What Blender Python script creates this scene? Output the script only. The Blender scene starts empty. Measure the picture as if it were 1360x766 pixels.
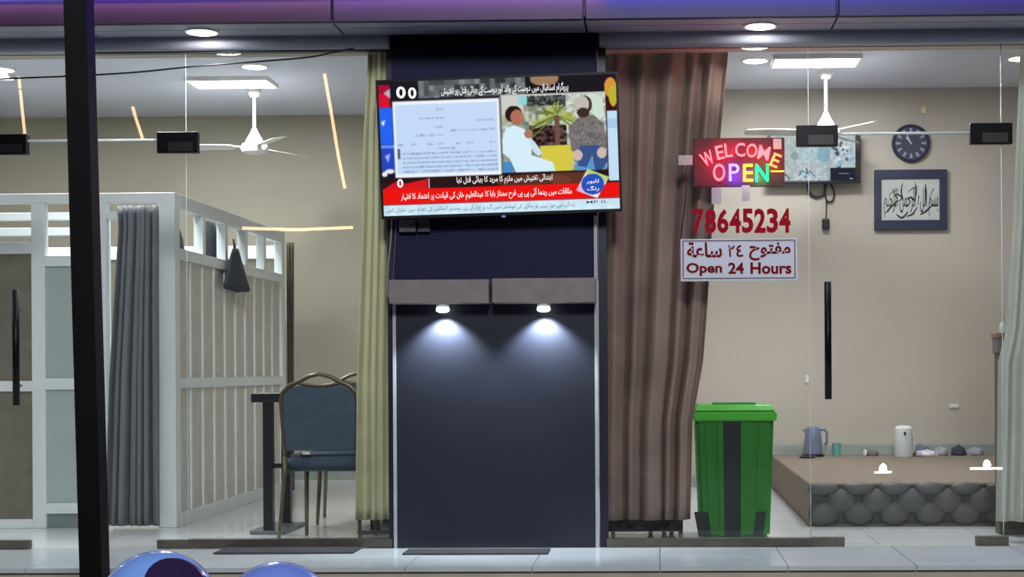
import bpy, bmesh, math, random
import numpy as np
from mathutils import Vector, Matrix, Euler

random.seed(7)
rng = np.random.default_rng(7)
SC = bpy.context.scene
COL = SC.collection
PI = math.pi

# ------------------------------------------------------------------ camera
F, U0, V0 = 2040.0, 832.0, 490.0
CAM = Vector((0.0, -8.0, 0.925))
YAW, ROLL = math.radians(1.2), math.radians(0.35)
FWD = Vector((-math.sin(YAW), math.cos(YAW), 0))
_r0 = Vector((math.cos(YAW), math.sin(YAW), 0))
_z = Vector((0, 0, 1))
RT = _r0 * math.cos(ROLL) - _z * math.sin(ROLL)
UP = _z * math.cos(ROLL) + _r0 * math.sin(ROLL)
cd = bpy.data.cameras.new('camera')
cam = bpy.data.objects.new('camera', cd)
COL.objects.link(cam)
M = Matrix((RT, UP, -FWD)).transposed().to_4x4()
M.translation = CAM
cam.matrix_world = M
cd.sensor_fit = 'HORIZONTAL'
cd.sensor_width = 36.0
cd.lens = F / 1360.0 * 36.0
cd.shift_x = (680.0 - U0) / 1360.0
cd.shift_y = (V0 - 383.0) / 1360.0
cd.clip_end = 200
SC.camera = cam

def P(u, v, Y):
    """point of the place at depth Y seen at photo position (u, v)"""
    d = FWD + RT * ((u - U0) / F) - UP * ((v - V0) / F)
    return CAM + d * ((Y - CAM.y) / d.y)

# ------------------------------------------------------------------ world, exposure
SC.view_settings.view_transform = 'Standard'
SC.view_settings.look = 'None'
SC.view_settings.exposure = 0.0
SC.view_settings.gamma = 1.0
SC.view_settings.use_curve_mapping = False
try:
    SC.cycles.use_denoising = True
    SC.cycles.max_bounces = 8
    SC.cycles.transparent_max_bounces = 12
except Exception:
    pass
W = bpy.data.worlds.new('night_sky')
SC.world = W
W.use_nodes = True
W.node_tree.nodes['Background'].inputs[0].default_value = (0.16, 0.20, 0.42, 1)
W.node_tree.nodes['Background'].inputs[1].default_value = 0.18

# added unseen fill lamp, high behind the viewer, brightening the shop front
_sl = bpy.data.lights.new('front_fill', 'AREA')
_sl.shape = 'DISK'
_sl.size = 2.0
_sl.energy = 620.0
_sl.color = (0.93, 0.95, 1.0)
_so = bpy.data.objects.new('front_fill', _sl)
COL.objects.link(_so)
_so.location = (0.6, -10.5, 6.2)
_so.rotation_euler = (Vector((-0.5, 0, 1.0)) - _so.location).to_track_quat('-Z', 'Y').to_euler()

# ------------------------------------------------------------------ materials
def lin(c):
    return tuple(((x / 255.0) / 12.92 if x / 255.0 <= 0.04045 else ((x / 255.0 + 0.055) / 1.055) ** 2.4) for x in c)

MATS = {}
def mat(name, rgb, rough=0.5, metal=0.0, vary=0.12, scale=8.0, bump=0.0, spec=0.5, coat=0.0):
    """principled material with a procedural noise in its colour and, if asked, its relief"""
    if name in MATS:
        return MATS[name]
    m = bpy.data.materials.new(name)
    m.use_nodes = True
    nt = m.node_tree
    b = nt.nodes['Principled BSDF']
    c = lin(rgb)
    tc = nt.nodes.new('ShaderNodeTexCoord')
    nz = nt.nodes.new('ShaderNodeTexNoise')
    nz.inputs['Scale'].default_value = scale
    nz.inputs['Detail'].default_value = 4
    nt.links.new(tc.outputs['Object'], nz.inputs['Vector'])
    rp = nt.nodes.new('ShaderNodeValToRGB')
    rp.color_ramp.elements[0].position = 0.3
    rp.color_ramp.elements[1].position = 0.7
    rp.color_ramp.elements[0].color = tuple(x * (1 - vary) for x in c) + (1,)
    rp.color_ramp.elements[1].color = tuple(min(1, x * (1 + vary)) for x in c) + (1,)
    nt.links.new(nz.outputs['Fac'], rp.inputs['Fac'])
    nt.links.new(rp.outputs['Color'], b.inputs['Base Color'])
    b.inputs['Roughness'].default_value = rough
    b.inputs['Metallic'].default_value = metal
    b.inputs['Specular IOR Level'].default_value = spec
    if coat:
        b.inputs['Coat Weight'].default_value = coat
    if bump:
        bp = nt.nodes.new('ShaderNodeBump')
        bp.inputs['Strength'].default_value = bump
        bp.inputs['Distance'].default_value = 0.01
        nt.links.new(nz.outputs['Fac'], bp.inputs['Height'])
        nt.links.new(bp.outputs['Normal'], b.inputs['Normal'])
    MATS[name] = m
    return m

def emit(name, rgb, strength):
    if name in MATS:
        return MATS[name]
    m = bpy.data.materials.new(name)
    m.use_nodes = True
    nt = m.node_tree
    nt.nodes.clear()
    o = nt.nodes.new('ShaderNodeOutputMaterial')
    e = nt.nodes.new('ShaderNodeEmission')
    e.inputs[0].default_value = lin(rgb) + (1,)
    e.inputs[1].default_value = strength
    nt.links.new(e.outputs[0], o.inputs[0])
    MATS[name] = m
    return m

def screen_mat(name, strength):
    m = bpy.data.materials.new(name)
    m.use_nodes = True
    nt = m.node_tree
    nt.nodes.clear()
    o = nt.nodes.new('ShaderNodeOutputMaterial')
    e = nt.nodes.new('ShaderNodeEmission')
    a = nt.nodes.new('ShaderNodeAttribute')
    a.attribute_name = 'picture'
    nt.links.new(a.outputs['Color'], e.inputs[0])
    e.inputs[1].default_value = strength
    nt.links.new(e.outputs[0], o.inputs[0])
    return m

def tile_mat(name, rgb, joint, size, rough):
    m = bpy.data.materials.new(name)
    m.use_nodes = True
    nt = m.node_tree
    b = nt.nodes['Principled BSDF']
    tc = nt.nodes.new('ShaderNodeTexCoord')
    br = nt.nodes.new('ShaderNodeTexBrick')
    br.offset = 0.0
    br.inputs['Scale'].default_value = 1.0
    br.inputs['Brick Width'].default_value = size
    br.inputs['Row Height'].default_value = size
    br.inputs['Mortar Size'].default_value = 0.004
    br.inputs['Color1'].default_value = lin(rgb) + (1,)
    br.inputs['Color2'].default_value = lin(tuple(x * 0.97 for x in rgb)) + (1,)
    br.inputs['Mortar'].default_value = lin(joint) + (1,)
    nt.links.new(tc.outputs['Object'], br.inputs['Vector'])
    nz = nt.nodes.new('ShaderNodeTexNoise')
    nz.inputs['Scale'].default_value = 2.2
    nz.inputs['Detail'].default_value = 6
    nt.links.new(tc.outputs['Object'], nz.inputs['Vector'])
    mx = nt.nodes.new('ShaderNodeMixRGB')
    mx.blend_type = 'MULTIPLY'
    mx.inputs[0].default_value = 0.25
    nt.links.new(br.outputs['Color'], mx.inputs[1])
    nt.links.new(nz.outputs['Color'], mx.inputs[2])
    nt.links.new(br.outputs['Color'], b.inputs['Base Color'])
    b.inputs['Roughness'].default_value = rough
    MATS[name] = m
    return m

def glass_mat(name, tint=(1, 1, 1), haze=0.015, gain=1.0):
    """thin clear sheet: see-through, Fresnel mirror, a trace of dust"""
    m = bpy.data.materials.new(name)
    m.use_nodes = True
    nt = m.node_tree
    nt.nodes.clear()
    o = nt.nodes.new('ShaderNodeOutputMaterial')
    t = nt.nodes.new('ShaderNodeBsdfTransparent')
    t.inputs[0].default_value = tint + (1,)
    g = nt.nodes.new('ShaderNodeBsdfGlossy')
    g.inputs['Roughness'].default_value = 0.0
    fr = nt.nodes.new('ShaderNodeFresnel')
    fr.inputs[0].default_value = 1.5
    ml = nt.nodes.new('ShaderNodeMath')
    ml.operation = 'MULTIPLY'
    ml.inputs[1].default_value = gain
    nt.links.new(fr.outputs[0], ml.inputs[0])
    mx = nt.nodes.new('ShaderNodeMixShader')
    nt.links.new(ml.outputs[0], mx.inputs[0])
    nt.links.new(t.outputs[0], mx.inputs[1])
    nt.links.new(g.outputs[0], mx.inputs[2])
    d = nt.nodes.new('ShaderNodeBsdfDiffuse')
    d.inputs[0].default_value = (0.8, 0.82, 0.85, 1)
    nz = nt.nodes.new('ShaderNodeTexNoise')
    nz.inputs['Scale'].default_value = 3.0
    nz.inputs['Detail'].default_value = 6
    tc = nt.nodes.new('ShaderNodeTexCoord')
    nt.links.new(tc.outputs['Object'], nz.inputs['Vector'])
    m2 = nt.nodes.new('ShaderNodeMath')
    m2.operation = 'MULTIPLY'
    m2.inputs[1].default_value = haze * 2
    nt.links.new(nz.outputs['Fac'], m2.inputs[0])
    mx2 = nt.nodes.new('ShaderNodeMixShader')
    nt.links.new(m2.outputs[0], mx2.inputs[0])
    nt.links.new(mx.outputs[0], mx2.inputs[1])
    nt.links.new(d.outputs[0], mx2.inputs[2])
    nt.links.new(mx2.outputs[0], o.inputs[0])
    MATS[name] = m
    return m

# ------------------------------------------------------------------ object helpers
ORG = {}
def tag(o, label=None, cat=None, group=None, kind=None):
    if label: o['label'] = label
    if cat: o['category'] = cat
    if group: o['group'] = group
    if kind: o['kind'] = kind
    return o

def thing(name, loc=(0, 0, 0), label=None, cat=None, group=None, kind=None, local=False):
    """an Empty at the thing's base; its parts are given in world space unless local"""
    o = bpy.data.objects.new(name, None)
    o.empty_display_size = 0.1
    COL.objects.link(o)
    o.location = loc
    ORG[o] = Vector((0, 0, 0)) if local else Vector(loc)
    return tag(o, label, cat, group, kind)

def from_bm(name, bm, m, parent=None, smooth=False, origin=None):
    """link a bmesh (world space) as one mesh object"""
    if parent is not None:
        org = ORG[parent]
    else:
        if origin is None:
            xs = [v.co for v in bm.verts]
            lo = Vector((min(c.x for c in xs), min(c.y for c in xs), min(c.z for c in xs)))
            hi = Vector((max(c.x for c in xs), max(c.y for c in xs), max(c.z for c in xs)))
            origin = Vector(((lo.x + hi.x) / 2, (lo.y + hi.y) / 2, lo.z))
        org = Vector(origin)
    bmesh.ops.translate(bm, verts=bm.verts, vec=-org)
    bmesh.ops.recalc_face_normals(bm, faces=bm.faces)
    me = bpy.data.meshes.new(name)
    bm.to_mesh(me)
    bm.free()
    if smooth:
        me.polygons.foreach_set('use_smooth', [True] * len(me.polygons))
    me.materials.append(m)
    o = bpy.data.objects.new(name, me)
    COL.objects.link(o)
    if parent is not None:
        o.parent = parent
    else:
        o.location = org
    ORG[o] = org
    return o

def add_box(bm, x0, x1, y0, y1, z0, z1):
    vs = [bm.verts.new((x, y, z)) for x in (x0, x1) for y in (y0, y1) for z in (z0, z1)]
    for f in ((0, 1, 3, 2), (4, 6, 7, 5), (0, 4, 5, 1), (2, 3, 7, 6), (0, 2, 6, 4), (1, 5, 7, 3)):
        bm.faces.new([vs[i] for i in f])
    return vs

def box(name, x0, x1, y0, y1, z0, z1, m, parent=None, bevel=0.0, seg=2):
    bm = bmesh.new()
    add_box(bm, min(x0, x1), max(x0, x1), min(y0, y1), max(y0, y1), min(z0, z1), max(z0, z1))
    if bevel:
        bmesh.ops.bevel(bm, geom=bm.edges[:], offset=bevel, segments=seg, affect='EDGES', profile=0.5)
    return from_bm(name, bm, m, parent)

def pbox(name, u0, u1, v0, v1, Y0, Y1, m, parent=None, bevel=0.0):
    """box whose front face (depth Y0) spans the given photo rectangle"""
    um, vm = (u0 + u1) / 2, (v0 + v1) / 2
    return box(name, P(u0, vm, Y0).x, P(u1, vm, Y0).x, Y0, Y1, P(um, v1, Y0).z, P(um, v0, Y0).z, m, parent, bevel)

def add_tube(bm, pts, r, n=10, closed=False):
    pts = [Vector(p) for p in pts]
    k = len(pts)
    rs = r if isinstance(r, (list, tuple)) else [r] * k
    rings = []
    nrm = None
    for i, p in enumerate(pts):
        a = pts[(i - 1) % k] if (closed or i > 0) else p
        b = pts[(i + 1) % k] if (closed or i < k - 1) else p
        t = (b - a).normalized()
        if nrm is None:
            nrm = t.orthogonal().normalized()
        else:
            nrm = (nrm - t * nrm.dot(t))
            nrm = nrm.normalized() if nrm.length > 1e-6 else t.orthogonal().normalized()
        bi = t.cross(nrm)
        rings.append([bm.verts.new(p + (nrm * math.cos(2 * PI * j / n) + bi * math.sin(2 * PI * j / n)) * rs[i]) for j in range(n)])
    for i in range(k if closed else k - 1):
        A, B = rings[i], rings[(i + 1) % k]
        for j in range(n):
            bm.faces.new((A[j], A[(j + 1) % n], B[(j + 1) % n], B[j]))
    if not closed:
        bm.faces.new(rings[0][::-1])
        bm.faces.new(rings[-1])

def tube(name, pts, r, m, parent=None, n=10, closed=False):
    bm = bmesh.new()
    add_tube(bm, pts, r, n, closed)
    return from_bm(name, bm, m, parent, smooth=True)

def add_lathe(bm, prof, c, n=24, axis='z'):
    c = Vector(c)
    rings = []
    for r, h in prof:
        ring = []
        for j in range(n):
            a = 2 * PI * j / n
            q = (r * math.cos(a), r * math.sin(a), h)
            if axis == 'y':
                q = (q[0], q[2], q[1])
            ring.append(bm.verts.new(c + Vector(q)))
        rings.append(ring)
    for i in range(len(rings) - 1):
        for j in range(n):
            bm.faces.new((rings[i][j], rings[i][(j + 1) % n], rings[i + 1][(j + 1) % n], rings[i + 1][j]))
    bm.faces.new(rings[0][::-1])
    bm.faces.new(rings[-1])

def lathe(name, prof, c, m, parent=None, n=24, axis='z', smooth=True):
    bm = bmesh.new()
    add_lathe(bm, prof, c, n, axis)
    o = from_bm(name, bm, m, parent, smooth=smooth)
    if smooth:
        sharp(o)
    return o

def sharp(o, ang=40):
    """smooth faces but keep the hard edges"""
    me = o.data
    bm = bmesh.new()
    bm.from_mesh(me)
    for e in bm.edges:
        if len(e.link_faces) == 2 and e.calc_face_angle(0) > math.radians(ang):
            e.smooth = False
    bm.to_mesh(me)
    bm.free()

def prism(name, pts, y0, y1, m, parent=None):
    """outline in x,z extruded along y"""
    bm = bmesh.new()
    a = [bm.verts.new((x, y0, z)) for x, z in pts]
    b = [bm.verts.new((x, y1, z)) for x, z in pts]
    k = len(pts)
    bm.faces.new(a)
    bm.faces.new(b[::-1])
    for i in range(k):
        bm.faces.new((a[i], b[i], b[(i + 1) % k], a[(i + 1) % k]))
    return from_bm(name, bm, m, parent)

def copy_tree(o, parent=None):
    c = o.copy()
    COL.objects.link(c)
    if parent is not None:
        c.parent = parent
    for ch in list(o.children):
        copy_tree(ch, c)
    return c

# ---- writing: Arabic-script letters joined by presentation forms, drawn right to left
FORMS = {  # isolated, final, initial, medial
 'ا': (0xFE8D, 0xFE8E), 'آ': (0xFE81, 0xFE82), 'ب': (0xFE8F, 0xFE90, 0xFE91, 0xFE92), 'پ': (0xFB56, 0xFB57, 0xFB58, 0xFB59),
 'ت': (0xFE95, 0xFE96, 0xFE97, 0xFE98), 'ة': (0xFE93, 0xFE94), 'ج': (0xFE9D, 0xFE9E, 0xFE9F, 0xFEA0), 'ح': (0xFEA1, 0xFEA2, 0xFEA3, 0xFEA4),
 'خ': (0xFEA5, 0xFEA6, 0xFEA7, 0xFEA8), 'د': (0xFEA9, 0xFEAA), 'ر': (0xFEAD, 0xFEAE), 'ز': (0xFEAF, 0xFEB0),
 'س': (0xFEB1, 0xFEB2, 0xFEB3, 0xFEB4), 'ش': (0xFEB5, 0xFEB6, 0xFEB7, 0xFEB8), 'ظ': (0xFEC5, 0xFEC6, 0xFEC7, 0xFEC8),
 'ع': (0xFEC9, 0xFECA, 0xFECB, 0xFECC), 'ف': (0xFED1, 0xFED2, 0xFED3, 0xFED4), 'ق': (0xFED5, 0xFED6, 0xFED7, 0xFED8),
 'ک': (0xFB8E, 0xFB8F, 0xFB90, 0xFB91), 'گ': (0xFB92, 0xFB93, 0xFB94, 0xFB95), 'ل': (0xFEDD, 0xFEDE, 0xFEDF, 0xFEE0),
 'م': (0xFEE1, 0xFEE2, 0xFEE3, 0xFEE4), 'ن': (0xFEE5, 0xFEE6, 0xFEE7, 0xFEE8), 'ں': (0xFB9E, 0xFB9F),
 'و': (0xFEED, 0xFEEE), 'ہ': (0xFBA6, 0xFBA7, 0xFBA8, 0xFBA9), 'ھ': (0xFBAA, 0xFBAB, 0xFBAC, 0xFBAD),
 'ی': (0xFBFC, 0xFBFD, 0xFBFE, 0xFBFF), 'ئ': (0xFE89, 0xFE8A, 0xFE8B, 0xFE8C), 'ے': (0xFBAE, 0xFBAF), 'ض': (0xFEBD, 0xFEBE, 0xFEBF, 0xFEC0)}
def shape(s):
    out = []
    for i, ch in enumerate(s):
        if ch not in FORMS:
            out.append(ch)
            continue
        f = FORMS[ch]
        prev = s[i - 1] if i > 0 else ' '
        nxt = s[i + 1] if i < len(s) - 1 else ' '
        jp = prev in FORMS and len(FORMS[prev]) == 4
        jn = len(f) == 4 and nxt in FORMS
        idx = (3 if jn else 1) if jp else (2 if jn else 0)
        out.append(chr(f[idx]))
    res, num = [], ''
    for ch in ''.join(out):
        if ch in '٠١٢٣٤٥٦٧٨٩':
            num += ch
        else:
            if num:
                res.append(num[::-1]); num = ''
            res.append(ch)
    if num:
        res.append(num[::-1])
    t = ''.join(res)[::-1]
    return t

def text_geo(s, bold=0.0):
    c = bpy.data.curves.new('lettering', 'FONT')
    c.body = s
    c.offset = bold
    c.resolution_u = 3
    c.fill_mode = 'FRONT'
    o = bpy.data.objects.new('lettering', c)
    COL.objects.link(o)
    dg = bpy.context.evaluated_depsgraph_get()
    me = bpy.data.meshes.new_from_object(o.evaluated_get(dg))
    vs = np.array([v.co[:2] for v in me.vertices])
    fs = [tuple(p.vertices) for p in me.polygons]
    bpy.data.objects.remove(o)
    bpy.data.curves.remove(c)
    bpy.data.meshes.remove(me)
    return vs, fs

def text(name, s, x0, x1, z0, z1, y, m, parent, bold=0.0, rot=0.0, depth=0.0015):
    """letters filling the rectangle x0..x1, z0..z1 in the plane y, facing -y, with a real thickness"""
    vs, fs = text_geo(s, bold)
    lo, hi = vs.min(0), vs.max(0)
    q = (vs - lo) / (hi - lo)
    w, h = x1 - x0, z1 - z0
    cx, cz = (x0 + x1) / 2, (z0 + z1) / 2
    a, b = (q[:, 0] - 0.5) * w, (q[:, 1] - 0.5) * h
    X = cx + a * math.cos(rot) - b * math.sin(rot)
    Z = cz + a * math.sin(rot) + b * math.cos(rot)
    bm = bmesh.new()
    fr = [bm.verts.new((x, y, z)) for x, z in zip(X, Z)]
    for f in fs:
        try:
            bm.faces.new([fr[i] for i in f])
        except ValueError:
            pass
    if depth:
        r = bmesh.ops.extrude_face_region(bm, geom=bm.faces[:])
        bmesh.ops.translate(bm, verts=[g for g in r['geom'] if isinstance(g, bmesh.types.BMVert)], vec=(0, -depth, 0))
    return from_bm(name, bm, m, parent)

# ---- pictures for screens (flat print), drawn in normalised coordinates
class Pic:
    def __init__(s, w, h, c=(0, 0, 0)):
        s.w, s.h = w, h
        s.a = np.zeros((h, w, 3)) + np.array(c, float)
        y, x = np.mgrid[0:h, 0:w]
        s.X, s.Y = (x + 0.5) / w, (y + 0.5) / h
    def put(s, mask, c, al=1.0):
        s.a[mask] = s.a[mask] * (1 - al) + np.array(c, float) * al
    def rect(s, x0, y0, x1, y1, c, al=1.0):
        s.put((s.X >= x0) & (s.X < x1) & (s.Y >= y0) & (s.Y < y1), c, al)
    def ell(s, cx, cy, rx, ry, c, al=1.0, rot=0.0):
        asp = s.w / s.h
        dx, dy = (s.X - cx) * asp, s.Y - cy
        a = dx * math.cos(rot) + dy * math.sin(rot)
        b = -dx * math.sin(rot) + dy * math.cos(rot)
        s.put((a / (rx * asp)) ** 2 + (b / ry) ** 2 < 1, c, al)
    def poly(s, pts, c, al=1.0):
        ins = np.zeros(s.X.shape, bool)
        n = len(pts)
        for i in range(n):
            x0, y0 = pts[i]
            x1, y1 = pts[(i + 1) % n]
            cond = ((y0 > s.Y) != (y1 > s.Y))
            with np.errstate(divide='ignore', invalid='ignore'):
                xi = (x1 - x0) * (s.Y - y0) / ((y1 - y0) if y1 != y0 else 1e-9) + x0
            ins ^= cond & (s.X < xi)
        s.put(ins, c, al)
    def line(s, x0, y0, x1, y1, w, c, al=1.0):
        asp = s.w / s.h
        ax, ay, bx_, by = x0 * asp, y0, x1 * asp, y1
        dx, dy = bx_ - ax, by - ay
        L = dx * dx + dy * dy + 1e-12
        t = np.clip(((s.X * asp - ax) * dx + (s.Y - ay) * dy) / L, 0, 1)
        d = np.hypot(s.X * asp - ax - t * dx, s.Y - ay - t * dy)
        s.put(d < w, c, al)
    def noise(s, x0, y0, x1, y1, amt, cell):
        r = rng.uniform(-amt, amt, (s.h // cell + 2, s.w // cell + 2, 1))
        big = np.repeat(np.repeat(r, cell, 0), cell, 1)[:s.h, :s.w]
        mk = (s.X >= x0) & (s.X < x1) & (s.Y >= y0) & (s.Y < y1)
        s.a[mk] = np.clip(s.a[mk] + big[mk], 0, 255)
    def blur(s, n=1):
        for _ in range(n):
            p = np.pad(s.a, ((1, 1), (1, 1), (0, 0)), 'edge')
            s.a = (p[1:-1, 1:-1] * 2 + p[:-2, 1:-1] + p[2:, 1:-1] + p[1:-1, :-2] + p[1:-1, 2:]) / 6
    def mesh(s, name, x0, x1, z0, z1, y, m, parent):
        w, h = s.w, s.h
        xs = x0 + (np.arange(w) / (w - 1)) * (x1 - x0)
        zs = z1 - (np.arange(h) / (h - 1)) * (z1 - z0)
        gx, gz = np.meshgrid(xs, zs)
        co = np.stack([gx, np.full(gx.shape, y), gz], -1).reshape(-1, 3) - np.array(ORG[parent])
        i = np.arange(w * h).reshape(h, w)
        q = np.stack([i[:-1, :-1], i[1:, :-1], i[1:, 1:], i[:-1, 1:]], -1).reshape(-1)
        me = bpy.data.meshes.new(name)
        me.vertices.add(w * h)
        me.vertices.foreach_set('co', co.reshape(-1))
        nq = len(q) // 4
        me.loops.add(len(q))
        me.loops.foreach_set('vertex_index', q.astype(np.int32))
        me.polygons.add(nq)
        me.polygons.foreach_set('loop_start', np.arange(0, len(q), 4, dtype=np.int32))
        me.update(calc_edges=True)
        at = me.color_attributes.new('picture', 'FLOAT_COLOR', 'POINT')
        c = np.clip(s.a / 255.0, 0, 1)
        c = np.where(c <= 0.04045, c / 12.92, ((c + 0.055) / 1.055) ** 2.4)
        rgba = np.concatenate([c.reshape(-1, 3), np.ones((w * h, 1))], 1)
        at.data.foreach_set('color', rgba.reshape(-1).astype(np.float32))
        me.materials.append(m)
        o = bpy.data.objects.new(name, me)
        COL.objects.link(o)
        o.parent = parent
        ORG[o] = ORG[parent]
        return o

# ------------------------------------------------------------------ palette
WALL = mat('painted_wall', (186, 178, 166), 0.85, vary=0.04, scale=1.5)
WALL2 = mat('painted_wall_left_room', (172, 167, 149), 0.85, vary=0.04, scale=1.5)
CEIL = mat('ceiling_paint', (212, 217, 232), 0.9, vary=0.03, scale=1.0)
FLOOR = tile_mat('glazed_floor_tile', (226, 231, 231), (190, 196, 196), 0.6, 0.12)
PORCH = mat('porch_tile', (214, 224, 222), 0.18, vary=0.06, scale=3)
RISER = mat('riser_tile', (196, 186, 164), 0.5, vary=0.1, scale=6)
NAVY = mat('navy_cladding', (28, 30, 62), 0.6, vary=0.08, scale=3, spec=0.2)
SLATE = mat('slate_panel', (36, 39, 50), 0.45, vary=0.05, scale=2, spec=0.3)
ALU = mat('aluminium_composite', (164, 168, 186), 0.4, metal=0.0, vary=0.05, scale=2)
FASC = mat('fascia_composite', (42, 31, 40), 0.5, metal=0.0, vary=0.05, scale=2)
FRAME = mat('dark_frame', (34, 36, 50), 0.4, metal=0.2, vary=0.08)
SILL = mat('sill_metal', (92, 88, 80), 0.4, metal=0.4, vary=0.2, scale=20)
WHITEM = mat('white_aluminium', (232, 240, 240), 0.45, vary=0.03, scale=5)
BLACK = mat('black_metal', (12, 12, 16), 0.4, metal=0.0, spec=0.25, vary=0.1)
BLACKP = mat('black_plastic', (16, 16, 18), 0.4, vary=0.1)
GLASS = glass_mat('storefront_glass', (0.97, 0.985, 0.985), 0.012, 1.9)
EDGEG = mat('glass_edge_glint', (228, 236, 236), 0.2, vary=0.03)  # light caught by the polished edge is put into the white colour
CHROME = mat('brushed_steel', (150, 152, 152), 0.3, metal=0.9, vary=0.1)
WHITEP = mat('white_plastic', (225, 226, 222), 0.4, vary=0.03)
ASPH = mat('asphalt', (60, 60, 62), 0.9, vary=0.25, scale=30, bump=0.4)

ZC = 3.10      # ceiling height
YL, YR = 5.0, 4.0   # back walls of the left and right rooms
XL, XR = -6.5, 4.0
XD = -0.86     # dividing wall behind the blind bay

# ------------------------------------------------------------------ setting
def struct(o):
    o['kind'] = 'structure'
    return o

struct(box('floor', XL, XR, 0.02, YL, -0.12, 0.0, FLOOR))
struct(box('ceiling', XL, XR, 0.10, YL, ZC, ZC + 0.1, CEIL))
struct(box('wall_back_left', XL, XD, YL, YL + 0.12, 0, ZC, WALL2))
struct(box('wall_back_right', XD, XR, YR, YR + 0.12, 0, ZC, WALL))
struct(box('wall_divider', XD - 0.06, XD + 0.06, 0.12, YL, 0, ZC, WALL))
struct(box('wall_left', XL - 0.12, XL, 0, YL, 0, ZC, WALL2))
struct(box('wall_right', XR, XR + 0.12, 0, YR, 0, ZC, WALL))
struct(box('baseboard_right', XD + 0.06, XR, YR - 0.015, YR, 0, 0.09, mat('grey_skirting', (150, 158, 152), 0.4)))
struct(box('baseboard_left', XL, XD - 0.06, YL - 0.015, YL, 0, 0.09, mat('grey_skirting', (150, 158, 152), 0.4)))
struct(box('ground', -16, 16, -16, -0.84, -0.62, -0.50, ASPH))

# wall above the glass, over the storefront
ZH = P(680, 65, 0).z          # underside of the header
ZS = P(680, 50, 0).z          # underside of the canopy soffit
struct(box('wall_front_header', XL, XR, 0.02, 0.14, ZH, ZC + 0.1, WALL))
struct(box('wall_facade_above', XL, XR, -0.10, 0.02, ZS + 0.1, 4.6, NAVY))

# porch slab of tiles and its tiled riser
YE = -0.80
porch = thing('porch_slab', (0, YE / 2, -0.45), kind='structure')
box('slab_core', -7, 5, YE + 0.02, 0.02, -0.5, -0.022, RISER, porch)
ts, g = 0.6, 0.004
k = 0
x = -6.6
while x < 4.8:
    for (ya, yb) in ((YE, YE + 0.30), (YE + 0.30, 0.02)):
        box('tile', x + g / 2, x + ts - g / 2, ya + g / 2, yb - g / 2, -0.022, random.uniform(-0.0008, 0.0), PORCH, porch)
    x += ts
struct(porch)
x = -6.9
while x < 4.8:
    box('riser_tile', x + 0.003, x + 0.597, YE + 0.035, YE + 0.05, -0.33, -0.028, RISER, porch)
    box('riser_tile', x + 0.003, x + 0.597, YE + 0.035, YE + 0.05, -0.497, -0.336, RISER, porch)
    x += 0.6

# canopy: fascia panels, soffit panels, rounded header
seams = [-7.2] + [P(u, 15, -0.38).x for u in (-240, 105, 442, 776, 1112, 1450)] + [5.2]
fascia = struct(thing('trim_1', (0, -0.38, ZS)))
soff = struct(thing('trim_2', (0, -0.2, ZS)))
for a, b in zip(seams[:-1], seams[1:]):
    box('fascia_panel', a + 0.006, b - 0.006, -0.40, -0.375, ZS, ZS + 0.75, FASC, fascia, 0.004)
    box('soffit_panel', a + 0.006, b - 0.006, -0.374, -0.26, ZS, ZS + 0.02, ALU, soff)
    box('soffit_panel', a + 0.006, b - 0.006, -0.252, -0.10, ZS, ZS + 0.02, ALU, soff)
box('seam_backing', -7.2, 5.2, -0.372, -0.10, ZS + 0.02, ZS + 0.75, BLACK, fascia)
def header(name, xa, xb):
    bm = bmesh.new()
    n = 10
    prof = [(-0.10 + 0.0, ZS)]
    prof = [(-0.11, ZS + 0.02), (-0.11, ZS)]
    for i in range(n + 1):
        t = i / n * PI / 2
        prof.append((-0.09 + 0.05 * (1 - math.cos(t)) * 1.0, ZS - (ZS - ZH) * math.sin(t)))
    prof += [(0.04, ZH), (0.04, ZS + 0.02)]
    A = [bm.verts.new((xa, y, z)) for y, z in prof]
    B = [bm.verts.new((xb, y, z)) for y, z in prof]
    for i in range(len(prof)):
        j = (i + 1) % len(prof)
        bm.faces.new((A[i], B[i], B[j], A[j]))
    bm.faces.new(A[::-1]); bm.faces.new(B)
    return struct(from_bm(name, bm, ALU))
xcl, xcr = P(522, 300, 0).x, P(793, 300, 0).x      # blind centre bay
header('trim_3', -6.8, xcl - 0.004)
header('trim_4', xcr + 0.02, 5.0)

# LED line along the fascia
ledp = emit('led_violet_blue', (120, 74, 255), 16.0)
ledr = emit('led_blue', (14, 10, 255), 30.0)
ledc = emit('led_cyan', (130, 120, 255), 14.0)
zl = P(680, -8, -0.40).z
led = thing('led_strip', (-1.2, -0.41, zl), 'violet and blue light strip running along the top of the canopy front', 'light strip')
xe = [-6.6, P(95, 0, -.4).x, P(440, 0, -.4).x, P(800, 0, -.4).x, 5.0]
for i, mt in enumerate((ledc, ledp, ledp, ledr)):
    box('strip', xe[i], xe[i + 1] - 0.01, -0.425, -0.401, zl, zl + 0.014, mt, led)

def strip_glow(xa, xb, col, power):
    ld = bpy.data.lights.new('strip_glow', 'AREA')
    ld.shape = 'RECTANGLE'
    ld.size, ld.size_y = xb - xa, 0.03
    ld.spread = math.radians(84)
    ld.energy = power * 0.55
    ld.color = col
    lo = bpy.data.objects.new('strip_glow', ld)
    COL.objects.link(lo)
    lo.parent = led
    lo.location = Vector(((xa + xb) / 2, -0.50, zl + 0.08)) - Vector(led.location)
    lo.rotation_euler = (math.radians(48), 0, 0)
strip_glow(xe[0], xe[2], (0.78, 0.32, 0.78), 17.0)
strip_glow(xe[2], xe[3], (0.55, 0.24, 1.0), 6.0)
strip_glow(xe[3], xe[4], (0.02, 0.015, 1.0), 30.0)

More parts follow.
